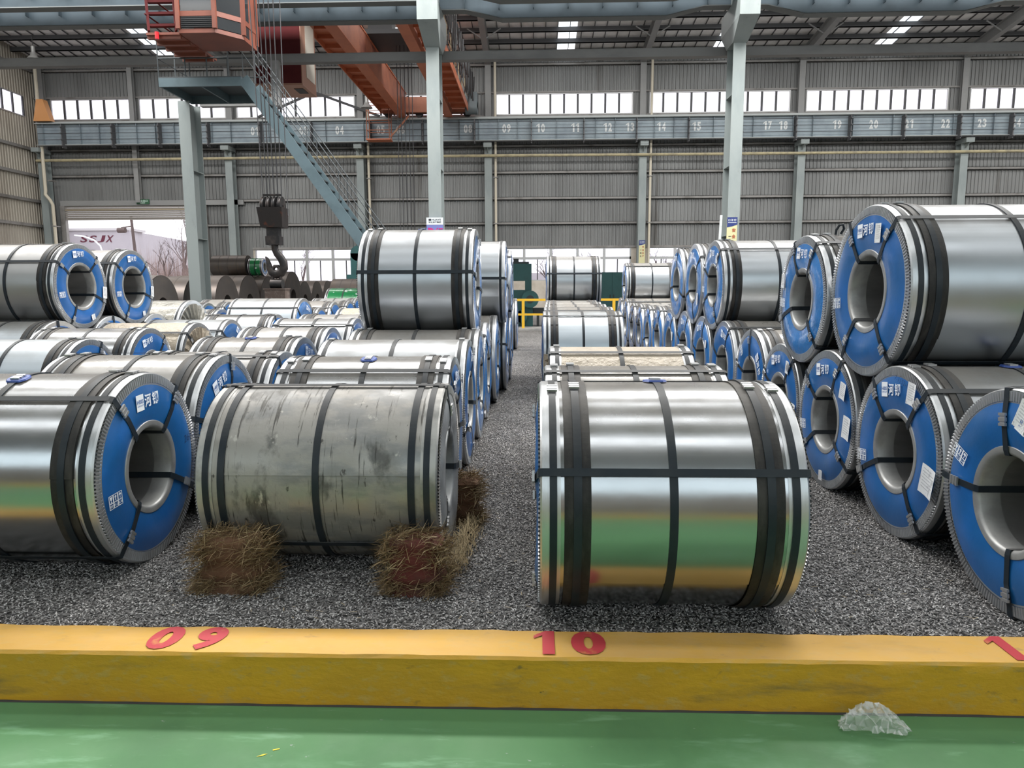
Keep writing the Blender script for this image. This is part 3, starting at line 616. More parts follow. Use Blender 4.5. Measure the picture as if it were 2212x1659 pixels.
pm('hook_iron', (.028, .027, .028), .5, .6, var=((.075, .06, .055), 5, .4, .7)); pm('hook_rust', (.022, .017, .016), .6, .3, var=((.12, .03, .012), 4, .56, .72)); pm('hook_brown', (.12, .085, .07), .7, .2, var=((.2, .16, .14), 14, .5, .7))
m = MB()
for k in range(4):
    x = -.2+k*.135; m.lathe([(x-.035, .03), (x-.035, .22), (x-.015, .19), (x+.015, .19), (x+.035, .22), (x+.035, .03)], 20, 2.12)
m.build('sheaves', 'hook_iron', hk, smooth=True)
m = MB(); m.hexa([(-.25, -.2, 1.62), (.27, -.2, 1.62), (.27, .2, 1.62), (-.25, .2, 1.62), (-.31, -.24, 2.08), (.29, -.24, 2.08), (.29, .24, 2.08), (-.31, .24, 2.08)]); m.build('block_plates', 'hook_rust', hk)
m = MB(); m.box(-.22, .2, -.05, .05, 2.36, 2.40); m.build('rope_guard', 'hook_iron', hk)
m = MB(); m.box(-.14, .13, -.12, .12, 1.3, 1.62); m.box(-.17, .16, -.14, .14, 1.22, 1.42); m.build('crosshead', 'hook_iron', hk)
hp = [(0, 0, 1.3), (0, 0, 1.12), (.04, 0, 1.02), (.13, 0, .92), (.19, 0, .80), (.19, 0, .68), (.12, 0, .57), (.0, 0, .53), (-.10, 0, .58), (-.15, 0, .68), (-.17, 0, .80), (-.20, 0, .90), (-.24, 0, .95)]
hr = [.09, .085, .085, .095, .105, .11, .11, .105, .095, .08, .06, .04, .015]
m = MB(); n = 10; vs = []; fs = []
for i, p in enumerate(hp):
    a, b = Vector(hp[max(i-1, 0)]), Vector(hp[min(i+1, len(hp)-1)]); d = (b-a).normalized(); x = d.cross(Vector((0, 1, 0))).normalized()
    for j in range(n):
        t_ = 2*math.pi*j/n; vs.append(Vector(p)+x*(hr[i]*math.cos(t_))+Vector((0, 1, 0))*(hr[i]*.75*math.sin(t_)))
for i in range(len(hp)-1):
    for j in range(n): fs.append((i*n+j, i*n+(j+1) % n, (i+1)*n+(j+1) % n, (i+1)*n+j))
m.add(vs, fs+[tuple(range(n)), tuple((len(hp)-1)*n+j for j in range(n))]); m.build('hook', 'hook_iron', hk, smooth=True, sharp=60)
m = MB(); m.tube([(-.09, 0, .35), (-.09, 0, .62), (-.03, 0, .72), (.05, 0, .72), (.1, 0, .62), (.1, 0, .35)], .045, 8); m.build('shackle', 'hook_iron', hk, smooth=True)
m = MB(); m.lathe([(-.13, 0), (-.13, .12), (.15, .12), (.15, 0)], 14, .30); m.build('shackle_pin', 'hook_iron', hk, smooth=True)
m = MB(); m.box(-.24, .25, -.16, .16, -.12, .2); m.box(-.27, .27, -.18, .18, .17, .2); m.box(-.27, .27, -.18, .18, -.14, -.11); m.build('swivel_block', 'hook_brown', hk)
m = MB(); m.hexa([(-.1, -.08, -.5), (.1, -.08, -.5), (.1, .08, -.5), (-.1, .08, -.5), (-.16, -.12, -.14), (.16, -.12, -.14), (.16, .12, -.14), (-.16, .12, -.14)]); m.build('lower_lug', 'hook_brown', hk)
m = MB()
for k, x in enumerate((-.22, -.12, -.05, .04, .13, .22)): m.tube([(x, 0, 2.15), (x*1.15-.12+.02*k, 0, 9.5)], .013, 4)
m.build('hoist_rope', 'wire', hk)
m = MB(); m.tube([(-5.85, 17, 3.2), (-5.8, 17, 10.8)], .011, 4); tag(m.build('guide_rope', 'wire'), 'single thin steel rope hanging just right of the hook ropes', 'rope')

# ------------------------------------------------------------------ stair and platform
pm('stair_blue', (.095, .14, .16), .5, 0, var=((.07, .105, .12), 1.5, .4, .7)); pm('stair_dark', (.05, .06, .065), .6)
st = thing('steel_stair', 'steep blue-grey steel stair with handrails down from the platform', 'stair', (-8.0, 20.6, 0))
T0, T1 = Vector((0, 0, 7.2)), Vector((5.07, 0, 0.02)); dv = T1-T0
for y in (-.45, .45):
    m = MB(); m.beam(T0+Vector((0, y, 0)), T1+Vector((0, y, 0)), .05, .30); m.build('stringer', 'stair_blue', st)
    m = MB()
    for h in (.55, 1.0): m.tube([T0+Vector((0, y, h+.12)), T1+Vector((0, y, h+.12))], .016, 6)
    for k in range(7): q = T0+dv*(k/6.); m.tube([q+Vector((0, y, .1)), q+Vector((0, y, 1.12))], .013, 5)
    m.build('handrail', 'stair_dark', st)
for k in range(1, 27):
    q = T0+dv*(k/27.); m = MB(); m.box(q.x-.12, q.x+.12, -.43, .43, q.z-.015, q.z+.015); m.build('tread', 'stair_dark', st)
pl = thing('stair_platform', 'blue-grey steel platform on top of the left column', 'platform', (-9.0, 21.1, 7.0))
m = MB(); m.box(-1.35, .95, -.98, .9, .23, .26); m.build('deck', 'stair_dark', pl)
for y0 in (-.98, .85): m = MB(); m.box(-1.35, .95, y0, y0+.05, .0, .23); m.build('edge_channel', 'stair_blue', pl)
for x0 in (-1.35, -.2, .90): m = MB(); m.box(x0, x0+.05, -.93, .85, .0, .23); m.build('cross_channel', 'stair_blue', pl)
m = MB()
for z in (.75, 1.3): m.tube([(.95, .9, z), (-1.35, .9, z), (-1.35, -.95, z), (.6, -.95, z)], .02, 6)
for (x, y) in ((-1.35, -.95), (-.6, -.95), (.0, -.95), (.6, -.95), (-1.35, 0), (-1.35, .9), (-.2, .9), (.95, .9)): m.tube([(x, y, .25), (x, y, 1.3)], .018, 5)
m.build('railing', 'stair_dark', pl)
# bracing against the glazing
t = thing('sway_brace', 'dark inverted-V bracing crossing the glazing above number 04', 'brace', (-12.2, 40.6, 10.9))
for a, b in (((-3.2, 0, .02), (0, 0, 1.3)), ((0, 0, 1.3), (3.6, 0, .0))):
    m = MB(); m.beam(a, b, .09, .12); m.build('brace_bar', 'dark_metal', t)
# pendant lamps
pm('lamp_grey', (.33, .33, .32), .4, .4)
for (x, y, z, lab) in ((-8.75, 38.2, 10.75, 'grey bell-shaped pendant lamp under the orange crane'), (-25.5, 37.2, 13.1, 'grey bell-shaped pendant lamp at the top left under the roof')):
    t = thing('pendant_lamp', lab, 'lamp', (x, y, z), 'pendant lamps')
    m = MB(); m.revz([(.30, 0), (.29, .03), (.16, .16), (.1, .34), (.1, .6), (.03, .66)], 16); m.build('shade', 'lamp_grey', t, smooth=True)
    m = MB(); m.tube([(0, 0, .62), (0, 0, 1.1)], .02, 5); m.build('stem', 'dark_metal', t)

# ------------------------------------------------------------------ signs on the columns
pm('sign_white', (.62, .66, .68), .5); pm('sign_purple', (.15, .17, .42), .5); pm('sign_pink', (.48, .015, .16), .5); pm('sign_navy', (.02, .035, .16), .5); pm('sign_yellow', (.56, .53, .30), .55); pm('sign_red', (.38, .08, .03), .55); pm('sign_black', (.02, .02, .03), .5)
EX, EZ = (1, 0, 0), (0, 0, 1)
t = thing('row_sign', 'white and purple sign reading D row on the centre column', 'sign', (-3.0, 21.575, 2.55))
m = MB(); m.box(-.25, .25, -.03, 0, 0, 1.02); m.build('sign_panel', 'sign_purple', t)
m = MB(); m.box(-.25, .25, -.035, -.03, .81, 1.02); pw = m.build('header_panel', 'sign_white', t)
m = MB(); put_text(m, 'D', (-.11, -.036, .57), EX, EZ, .3, .19, .02); put_text(m, '行', (.13, -.036, .57), EX, EZ, .32, .23, .015); m.build('sign_lettering', 'sign_pink', t)
m = MB(); m.box(-.18, -.105, -.0385, -.036, .93, .985); put_text(m, 'HUAYE', (.05, -.038, .957), EX, EZ, .05, .27, .02); put_text(m, '华业资产集团', (.0, -.038, .885), EX, EZ, .05, .37, .02); m.build('header_lettering', 'sign_black', pw)
def notice(x, y, z, w, h, lab):
    t = thing('safety_notice', lab, 'sign', (x, y, z), 'safety notices on columns')
    m = MB(); m.box(-w/2, w/2, -.02, 0, 0, h); m.build('sign_panel', 'sign_yellow', t)
    hh = h*.80
    m = MB(); m.add([(-w/2, -.023, hh-.01), (0, -.023, hh+.02), (w/2, -.023, hh+.07), (w/2, -.023, h), (-w/2, -.023, h)], [(0, 1, 2, 3, 4)]); hd = m.build('header_panel', 'sign_navy', t)
    m = MB(); put_text(m, '口 河 钢', (0, -.026, h-.06*h), EX, EZ, h*.05, w*.75, .02); m.box(-w*.4, w*.4, -.027, -.025, h*.885, h*.895); m.build('header_lettering', 'sign_white', hd)
    m = MB()
    for k, ch in enumerate('安全生产'): put_text(m, ch, (w*.18, -.024, h*(.735-.125*k)), EX, EZ, h*.075, None, .03)
    m.build('sign_lettering', 'sign_red', t)
    m = MB()
    for k, ch in enumerate('一刻也'): put_text(m, ch, (-w*.2, -.024, h*(.61-.125*k)), EX, EZ, h*(.015 if ch == '一' else .075), w*.24, .03)
    m.build('sign_lettering', 'sign_black', t)
notice(5.79, 21.575, 2.1, .30, 1.42, 'yellow and navy safety notice on the right hall column')
notice(5.9, 40.22, 2.7, .34, 1.35, 'small yellow and navy safety notice on the distant wall column')
m = MB(); m.tube([(5.02, 20.2, 0), (5.12, 20.2, 3.45)], .035, 8); tag(m.build('marker_pole', 'number_white', smooth=True), 'thin white pole standing left of the right hall column', 'pole')

# ------------------------------------------------------------------ yellow railing, green machine, cabinet
pm('rail_yellow', (.62, .36, .02), .5); pm('machine_green', (.025, .105, .105), .45, 0, var=((.018, .08, .082), 1.5, .4, .7)); pm('machine_dark', (.03, .035, .036), .5)
rl = thing('guard_railing', 'yellow guard railing in front of the green machinery', 'railing', (0, 25.15, 0))
m = MB(); m.box(-2.5, 6, -.2, .2, 0, .07); m.build('curb', 'concrete', rl)
for z in (1.06, .55): m = MB(); m.beam((-2.5, 0, z), (6, 0, z), .06, .08 if z > 1 else .07); m.build('rail', 'rail_yellow', rl)
for x in (-2.4, -.43, 1.2, 2.75, 4.4, 5.9): m = MB(); m.box(x-.05, x+.05, -.04, .04, .07, 1.1); m.build('post', 'rail_yellow', rl)
mc = thing('machine_press', 'dark green processing machine behind the yellow railing', 'machine', (-.65, 28, 0))
m = MB(); m.box(-.6, .55, -.4, .5, .0, .75); m.build('bed', 'machine_green', mc)
m = MB(); m.box(-.6, -.35, -.4, .5, .75, 2.4); m.box(.25, .5, -.4, .5, .75, 2.4); m.box(-.35, .25, -.4, .5, 1.75, 2.4); m.box(-.35, .25, -.4, .5, .75, 1.4); m.build('frame', 'machine_green', mc)
m = MB(); m.tube([(.45, -.75, 1.05), (.45, -.4, 1.05)], .33, 20); m.build('flywheel', 'machine_green', mc, smooth=True)
m = MB(); m.tube([(.45, -.77, 1.05), (.45, -.7, 1.05)], .15, 16); m.build('hub', 'machine_dark', mc, smooth=True)
m = MB(); m.box(.55, 2.0, -.3, .4, .45, .7); m.box(.7, .8, -.3, .3, 0, .45); m.box(1.8, 1.9, -.3, .3, 0, .45); m.build('roller_table', 'machine_dark', mc)
m = MB(); m.box(-.55, .1, -.7, -.4, .15, .62); m.tube([(.1, -.7, .385), (.1, -.4, .385)], .235, 18); m.build('belt_guard', 'machine_green', mc)
m = MB(); m.box(-.5, .4, -.2, .3, 2.4, 2.48); m.box(-.2, 0, -.1, .1, 2.48, 2.6); m.build('top_plate', 'machine_dark', mc)
cbn = thing('control_cabinet', 'tall teal control cabinet right of the far stacked coil', 'cabinet', (3.05, 29, 0))
m = MB(); m.box(-.75, .75, -.4, .4, .06, 2.08); m.build('body', 'machine_green', cbn)
for a, b in ((-.73, -.01), (.01, .73)): m = MB(); m.box(a, b, -.42, -.4, .1, 2.04); d_ = m.build('door', 'machine_green', cbn); m = MB(); m.box((b-.08) if a < -.1 else a+.04, (b-.05) if a < -.1 else a+.07, -.45, -.42, 1.0, 1.2); m.build('handle', 'machine_dark', d_)
m = MB(); m.box(-.72, .72, -.38, .38, 0, .06); m.build('plinth', 'machine_dark', cbn)
t = thing('press_frame', 'small green press standing left of the tall stacked coil', 'machine', (-9.6, 37.8, 0))
m = MB(); m.box(-.3, .9, -.4, .4, 0, 2.2); m.build('base', 'machine_green', t); m = MB(); m.box(-.1, .7, -.3, .3, 2.2, 3.3); m.tube([(.3, -.3, 3.3), (.3, .3, 3.3)], .4, 16); m.build('head', 'machine_green', t)

# ------------------------------------------------------------------ outside, seen through the door and the low windows
pm('far_white', (.50, .485, .50), .8); pm('far_lilac', (.43, .405, .44), .8, var=((.39, .37, .405), .3, .4, .7)); pm('far_red', (.10, .012, .03), .7); pm('bark', (.12, .09, .085), .9); pm('twig_red', (.36, .27, .245), .9); pm('lamp_white', (.75, .78, .82), .5)
bd = thing('factory_building', 'pale lilac factory building with red lettering beyond the open door', 'building', (-45, 75, 0))
m = MB(); m.box(-7.5, 1.9, 0, 3, 0, 7.6); m.build('front_wall', 'far_lilac', bd)
m = MB(); m.hexa([(1.9, 0, 0), (2.2, 0, 0), (-4, 45, 0), (-7.5, 45, 0), (1.9, 0, 7.6), (2.2, 0, 7.6), (-4, 45, 7.6), (-7.5, 45, 7.6)]); m.build('side_wall', 'far_lilac', bd)
m = MB(); m.box(-8, 2.2, -.2, 3.2, 7.6, 7.85); m.build('parapet', 'far_white', bd)
m = MB(); m.box(-9.6, -4.4, -3.5, 0, 0, 8.4); m.build('stair_tower', 'far_white', bd)
m = MB()
for ch, x in zip('SSJX', (-2.7, -1.75, -.85, .05)): put_text(m, ch, (x, -.03, 6.75), EX, EZ, .72, .72, .02, .35)
m.build('wall_lettering', 'far_red', bd)
ub = thing('utility_pole', 'dark utility pole with transformer outside the open door', 'pole', (-34.0, 60, 0))
m = MB(); m.tube([(.35, 0, 0), (0, 0, 7.6)], .16, 8, r1=.11); m.build('pole', 'bark', ub)
m = MB(); m.beam((-.9, 0, 6.6), (.1, 0, 6.75), .1, .1); m.beam((-.4, 0, 7.3), (.9, 0, 7.4), .1, .1); m.build('cross_arm', 'bark', ub)
m = MB(); m.lathe([(-1.2, 0), (-1.2, .22), (-.55, .22), (-.55, 0)], 10, 6.4); m.build('transformer', 'bark', ub, smooth=True)
sl = thing('street_lamp', 'white curved street lamp outside the open door', 'street lamp', (-33.6, 55, 0))
m = MB(); m.tube([(0, 0, 0), (0, 0, 4.2), (-.15, 0, 4.8), (-.6, 0, 5.25), (-1.4, 0, 5.55)], .07, 6); m.build('mast', 'lamp_white', sl, smooth=True)
m = MB(); m.hexa([(-2.1, -.1, 5.6), (-1.3, -.1, 5.48), (-1.3, .1, 5.48), (-2.1, .1, 5.6), (-2.1, -.08, 5.68), (-1.3, -.08, 5.6), (-1.3, .08, 5.6), (-2.1, .08, 5.68)]); m.build('lamp_head', 'lamp_white', sl)
def tree(label, x, y, h, seed, mat='bark'):
    r = random.Random(seed); t = thing('bare_tree', label, 'tree', (x, y, 0), 'bare trees outside')
    tr = MB(); br = MB()
    def grow(mb, p, d, ln, rad, dep):
        q = p+d*ln*.5+Vector((r.uniform(-.1, .1), r.uniform(-.1, .1), 0))*ln*.3; e = p+d*ln
        (tr if dep == 0 else br).tube([p, q, e], rad, 4 if dep < 2 else 3, False, rad*.55)
        if dep >= 5: return
        for k in range(3):
            a = r.uniform(0, 6.28); s = r.uniform(.35, .75); nd_ = (d+Vector((math.cos(a)*s, math.sin(a)*s, r.uniform(-.05, .25)))).normalized()
            grow(br, p+d*ln*r.uniform(.55, 1.0), nd_, ln*r.uniform(.5, .72), rad*.5, dep+1)
    grow(tr, Vector((0, 0, -.1)), Vector((r.uniform(-.08, .08), 0, 1)).normalized(), h*.42, .018*h+.02, 0)
    tr.build('trunk', mat, t); br.build('branches', mat, t)
for i, (x, y, h, lab) in enumerate(((-30.5, 62, 8.6, 'tall bare tree at the right side of the door opening'), (-32.2, 66, 6.8, 'bare tree in the middle of the door opening'), (-28.8, 58, 9.2, 'bare tree partly hidden by the left hall column'), (-33.3, 58, 5.6, 'low bare tree right of the utility pole'), (-31.0, 56, 4.8, 'small bare tree above the dark coils in the door opening'),
    (-19.5, 60, 6, 'bare tree seen through the window behind the hook'), (-14.0, 64, 6.5, 'bare tree seen through the window left of the tall coil'), (1.2, 58, 6, 'bare tree seen through the window above the green machine'), (5.0, 62, 6.4, 'bare tree seen through the window above the far stacked coil'), (10.8, 60, 6, 'bare tree seen through the window right of the small notice'),
    (-27.2, 52, 6.4, 'nearest bare tree behind the left hall column edge'), (-35.6, 63, 5.4, 'bare tree left of the utility pole in the door opening'), (-29.9, 70, 7.5, 'pale distant bare tree at the right of the door opening'), (-29.6, 53, 4.6, 'short bare tree low in the door opening near the column'))):
    tree(lab, x, y, h, 40+i)
m = MB(); r = random.Random(3)
for k in range(15000):
    x = r.uniform(-46, -22); y = r.uniform(50, 57); h = r.uniform(1.2, 4.2+1.0*min(1, max(0, (x+36)/5)))*(.75+.25*math.sin(x*1.3)); a = Vector((x, y, 0)); b = a+Vector((r.uniform(-.5, .5), r.uniform(-.3, .3), h)); w_x = Vector((r.uniform(.010, .022), 0, 0))
    m.add([a-w_x, a+w_x, b], [(0, 1, 2)])
o = m.build('brushwood', 'twig_red'); o['kind'] = 'stuff'; o['label'] = 'tangled reddish winter shrubs outside the open door'; o['category'] = 'shrubs'
m = MB(); m.box(-20, 34, 86, 90, 0, 3.2); tag(m.build('boundary_wall', 'far_white'), 'long pale boundary wall seen through the low windows', 'wall')

# ------------------------------------------------------------------ steel coils
def shared(name, key, fn, mats, smooth=False, _c={}):
    if key not in _c:
        mb = MB(); fn(mb); me = bpy.data.meshes.new(name); me.from_pydata(mb.v, [], mb.f)
        for q in mats: me.materials.append(M[q])
        if len(mats) > 1: me.polygons.foreach_set('material_index', mb.m)
        if smooth: me.polygons.foreach_set('use_smooth', [True]*len(me.polygons)); me.set_sharp_from_angle(angle=R_(40))
        me.update(); _c[key] = me
    return _c[key]
def seal_geo(mb):      # crimped strap seal, local x = across strap, y = along, z = out
    w = .023
    for y0, y1, e in ((-.03, -.017, 1.), (-.017, -.009, .72), (-.009, .009, 1.), (.009, .017, .72), (.017, .03, 1.)):
        mb.box(-w*e, w*e, y0, y1, 0, .010*e)
def pad_geo(mb):       # octagonal plastic pad below the strap seal
    p = [(-.035, -.05), (.035, -.05), (.055, -.02), (.055, .02), (.035, .05), (-.035, .05), (-.055, .02), (-.055, -.02)]
    mb.add([(a, b, .004) for a, b in p]+[(a*.9, b*.9, .012) for a, b in p], [tuple(range(8, 16))]+[(i, (i+1) % 8, 8+(i+1) % 8, 8+i) for i in range(8)])
def logo_geo(mb):
    X, Y_ = (1, 0, 0), (0, 1, 0)
    mb.cur = 0; mb.add([(-.105, -.06, 0), (-.04, -.06, 0), (-.04, .06, 0), (-.105, .06, 0)], [(0, 1, 2, 3)])
    put_text(mb, '河', (-.002, 0, 0), X, Y_, .098, .058, .02); put_text(mb, '钢', (.067, 0, 0), X, Y_, .098, .058, .02)
    mb.cur = 1; put_text(mb, 'HBIS', (-.0725, .008, .0012), X, Y_, .03, .054, .005); put_text(mb, 'GROUP', (-.0725, -.022, .0012), X, Y_, .012, .054, .0)
def marks_geo(mb):     # handling pictograms: glass, arrows, umbrella
    def fr(x0, x1, y0, y1, t=.004):
        for a in ((x0, x1, y0, y0+t), (x0, x1, y1-t, y1), (x0, x0+t, y0, y1), (x1-t, x1, y0, y1)): mb.add([(a[0], a[2], 0), (a[1], a[2], 0), (a[1], a[3], 0), (a[0], a[3], 0)], [(0, 1, 2, 3)])
    for i in range(3): fr(-.048+i*.032, -.016+i*.032, -.005, .045); fr(-.048+i*.032, -.016+i*.032, -.04, -.003)
    q = lambda *p: mb.add([(a, b, 0) for a, b in p], [tuple(range(len(p)))])
    q((-.041, .036), (-.023, .036), (-.027, .018), (-.031, .012), (-.033, .012), (-.037, .018)); q((-.0335, .012), (-.0305, .012), (-.0305, .004), (-.0335, .004)); q((-.038, .001), (-.026, .001), (-.026, .005), (-.038, .005))
    q((-.003, .002), (.003, .002), (.003, .024), (-.003, .024)); q((-.009, .024), (.009, .024), (0, .038))
    q((.023, .022), (.041, .022), (.038, .033), (.032, .037), (.026, .033)); q((.0305, .004), (.0335, .004), (.0335, .022), (.0305, .022))
    for i, ch in enumerate(('轻放', '向上', '防潮')): put_text(mb, ch, (-.032+i*.032, -.021, 0), (1, 0, 0), (0, 1, 0), .016, .024, .01)
def frame_obj(name, me, parent, org, ex, ey, ez):
    o = bpy.data.objects.new(name, me); C.objects.link(o); o.parent = parent
    o.matrix_local = Matrix(((ex[0], ey[0], ez[0], org[0]), (ex[1], ey[1], ez[1], org[1]), (ex[2], ey[2], ez[2], org[2]), (0, 0, 0, 1))); return o
def hash(s_): return sum((i+3)*ord(c) for i, c in enumerate(s_))
coils = []
def coil(label, X0, X1, Y, Rr, z=None, lvl=1, kind='blue', steel=0, rot=0., eyes=(-38, 38, 140, -140), stickers=(), pad=None, logo=True, mark=True, rin=None, group=None, band=True, cov='blue', seam=200, topseal=True, mk=-99):
    """coil lying on its side, axis along x; angles on the end faces are clockwise from the top as seen on the end that faces the aisle"""
    zc = Rr if z is None else z; W = X1-X0; h = W/2; rin = rin or Rr*.42
    t = thing('steel_coil', label, 'steel coil', ((X0+X1)/2, Y, zc-Rr), group); coils.append((t, X0, X1, Y, Rr, zc))
    side = 1 if (X0+X1)/2 < 0 else -1         # the end turned to the aisle
    n = (44, 72, 128)[lvl]; K = Rr
    dark = kind == 'dark'
    wrap = {'blue': 'steel_%d' % steel, 'old': 'steel_old', 'paper': 'paper_wrap', 'film': 'film_wrap', 'dark': 'hot_rolled', 'green': 'green_film'}[kind]
    gmat = 'guard_old' if kind == 'old' else 'guard'
    m = MB(); m.lathe([(-h+.01, Rr-.012), (-h+.016, Rr-.007), (h-.016, Rr-.007), (h-.01, Rr-.012)], n, K, a0=R_(seam), a1=R_(seam+360), spiral=.004); m.build('steel_wrap', wrap, t, smooth=True)
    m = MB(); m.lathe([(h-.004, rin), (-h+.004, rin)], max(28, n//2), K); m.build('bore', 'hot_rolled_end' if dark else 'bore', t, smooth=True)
    for s in (1, -1):
        e = s*h; vis = s == side
        def q(prof): return [(e-s*a, r) for a, r in prof]
        if dark:
            m = MB(); m.lathe(q([(.0, Rr-.012), (.004, Rr*.86), (-.004, Rr*.8), (.003, Rr*.7), (0, rin)]), n, K); m.build('coil_end', 'hot_rolled_end', t, smooth=True); continue
        # outer edge protector: band on the mantle, flange on the face, crimp teeth
        ew = .085
        m = MB(); m.lathe(q([(ew, Rr-.006), (ew, Rr-.001), (ew*.72, Rr-.001), (ew*.7, Rr+.001), (.008, Rr+.001), (.0, Rr-.006), (.001, Rr-.012), (.001, Rr-.056), (-.004, Rr-.058), (-.004, Rr-.066)]), n, K)
        if lvl == 2 and (vis or X0 < 1.2):
            nt_ = 170
            for k in range(nt_):
                vs = []
                for a in (k, k+.06, k+.5, k+.56):
                    an = 2*math.pi*a/nt_; c_, s_ = math.cos(an), math.sin(an); ri = a in (k+.06, k+.5)
                    for r in (Rr-.010, Rr-.056): vs.append((e+s*(.008 if ri else -.001), r*c_, K+r*s_))
                m.add(vs, [(0, 2, 3, 1), (2, 4, 5, 3), (4, 6, 7, 5)])
        m.build('edge_protector', gmat, t, smooth=True, sharp=30)
        if band is not False:
            m = MB(); m.lathe(q([(.070, Rr+.002), (.070, Rr+.005), (.039, Rr+.005), (.039, Rr+.002)]), n, K); m.build('edge_strap', 'strap', t, smooth=True)
        if kind in ('blue',) and band in (True, 'wide'):
            a0 = R_(70+37*((hash(label) % 9)-4)); a1 = a0+2*math.pi*1.0+.5
            m = MB(); m.lathe(q([(.21, Rr-.004), (.21, Rr+.0), (.10, Rr+.0), (.10, Rr-.004)]), int(n*1.1), K, a0=a0, a1=a1, spiral=.006); m.build('edge_band', 'kraft', t, smooth=True)
            m = MB(); m.lathe(q([(.172, Rr+.004), (.172, Rr+.0095), (.138, Rr+.0095), (.138, Rr+.004)]), n, K); m.build('band_strap', 'strap', t, smooth=True)
        elif kind == 'old':
            m = MB(); m.lathe(q([(.15, Rr-.004), (.15, Rr+.003), (.115, Rr+.003), (.115, Rr-.004)]), n, K); m.build('band_strap', 'strap', t, smooth=True)
        # end cover, inner ring
        nr = (3, 5, 8)[lvl]; r0, r1 = rin+.028, Rr-.055; nn = n; vs = []; fs = []; ph = rng.random()*6
        for j in range(nn):
            a = 2*math.pi*j/nn
            for i in range(nr+1):
                tt = i/nr; r = r0+(r1-r0)*tt; b = .002+.015*math.sin(math.pi*tt)*(1+.25*math.sin(3*a+ph)+.15*math.sin(7*a+ph*2))
                vs.append((e+s*b, r*math.cos(a), K+r*math.sin(a)))
        for j in range(nn):
            for i in range(nr):
                A, B, Cc, D = j*(nr+1)+i, j*(nr+1)+i+1, ((j+1) % nn)*(nr+1)+i+1, ((j+1) % nn)*(nr+1)+i
                fs.append((A, D, Cc, B) if s < 0 else (A, B, Cc, D))
        m = MB(); m.add(vs, fs); cm_ = {'old': 'grey_cover', 'paper': 'paper_wrap', 'film': 'film_wrap'}.get(kind, cov); cv = m.build('end_cover', cm_, t, smooth=True)
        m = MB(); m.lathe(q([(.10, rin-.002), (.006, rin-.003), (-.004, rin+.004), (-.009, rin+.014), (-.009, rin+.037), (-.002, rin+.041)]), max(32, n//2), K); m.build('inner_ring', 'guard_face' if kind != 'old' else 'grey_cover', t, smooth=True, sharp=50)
        if kind == 'paper' or kind == 'film':   # gathered pleats of the wrapping paper
            m = MB(); npl = 26
            for k in range(npl):
                a = 2*math.pi*(k+.3*rng.random())/npl; da = .035+.03*rng.random()
                P = lambda r, an, o: (e+s*o, r*math.cos(an), K+r*math.sin(an))
                m.add([P(Rr-.062, a-da, .012), P(Rr-.062, a, .045), P(Rr-.062, a+da, .012), P(rin+.02, a-da*.6, .016), P(rin+.02, a+.03, .04), P(rin+.02, a+da, .016)], [(0, 1, 4, 3), (1, 2, 5, 4)])
            m.build('paper_pleats', cm_, t)
        er = Vector((0, s, 0)); ez = Vector((0, 0, 1)); ex_n = Vector((s, 0, 0))
        def polar(phi, r, out): return Vector((e+s*out, 0, K))+er*(r*math.sin(phi))+ez*(r*math.cos(phi))
        if kind == 'blue' and lvl >= 1 and vis:
            rm = (rin+Rr)/2+.015
            if logo:
                ph_ = R_(rot); tx = er*math.cos(ph_)-ez*math.sin(ph_); ty = er*math.sin(ph_)+ez*math.cos(ph_)
                frame_obj('logo_print', shared('logo_print', 'logo', logo_geo, ['print_white', 'print_blue']), cv, polar(ph_, rm-.008, .0235), tx*1.1, ty*.74, ex_n)
            if mark and lvl == 2:
                ph_ = R_(rot+mk); tl = R_(rot); tx = er*math.cos(tl)-ez*math.sin(tl); ty = er*math.sin(tl)+ez*math.cos(tl)
                frame_obj('handling_marks', shared('handling_marks', 'marks', marks_geo, ['print_white']), cv, polar(ph_, rm+.005, .0225), tx*1.2, ty*.85, ex_n)
            for (pa, pr, sw, sh, tl) in stickers:
                def geo(mb, sw=sw, sh=sh):
                    g = 4
                    for i in range(g):
                        u0, u1 = -sw/2+sw*i/g, -sw/2+sw*(i+1)/g; f = lambda u: .003+.006*abs(u/sw*2)**2
                        mb.add([(u0, -sh/2, f(u0)), (u1, -sh/2, f(u1)), (u1, sh/2, f(u1)), (u0, sh/2, f(u0))], [(0, 1, 2, 3)])
                    mb.cur = 1
                    for k in range(7):
                        y0 = sh*(.36-.105*k); x1 = sw*(.4 if k % 3 else .22)
                        mb.add([(-sw*.38, y0, .0072), (x1, y0, .0072), (x1, y0+sh*.018, .0072), (-sw*.38, y0+sh*.018, .0072)], [(0, 1, 2, 3)])
                tl = R_(tl); tx = er*math.cos(tl)-ez*math.sin(tl); ty = er*math.sin(tl)+ez*math.cos(tl)
                frame_obj('label_sheet', shared('label_sheet', ('lab', sw, sh), geo, ['label_sheet', 'print_grey']), cv, polar(R_(pa), pr, .021), tx, ty, ex_n)
    if dark:
        for xx in (-.5, .0, .5):
            m = MB(); m.lathe([(xx*h-.016, Rr-.006), (xx*h-.016, Rr-.002), (xx*h+.016, Rr-.002), (xx*h+.016, Rr-.006)], n, K); m.build('steel_strap', 'hot_rolled_end', t, smooth=True)
        return t
    # middle strap
    m = MB(); m.lathe([(-.017, Rr-.005), (-.017, Rr+.002), (.017, Rr+.002), (.017, Rr-.005)], n, K); m.build('middle_strap', 'strap', t, smooth=True)
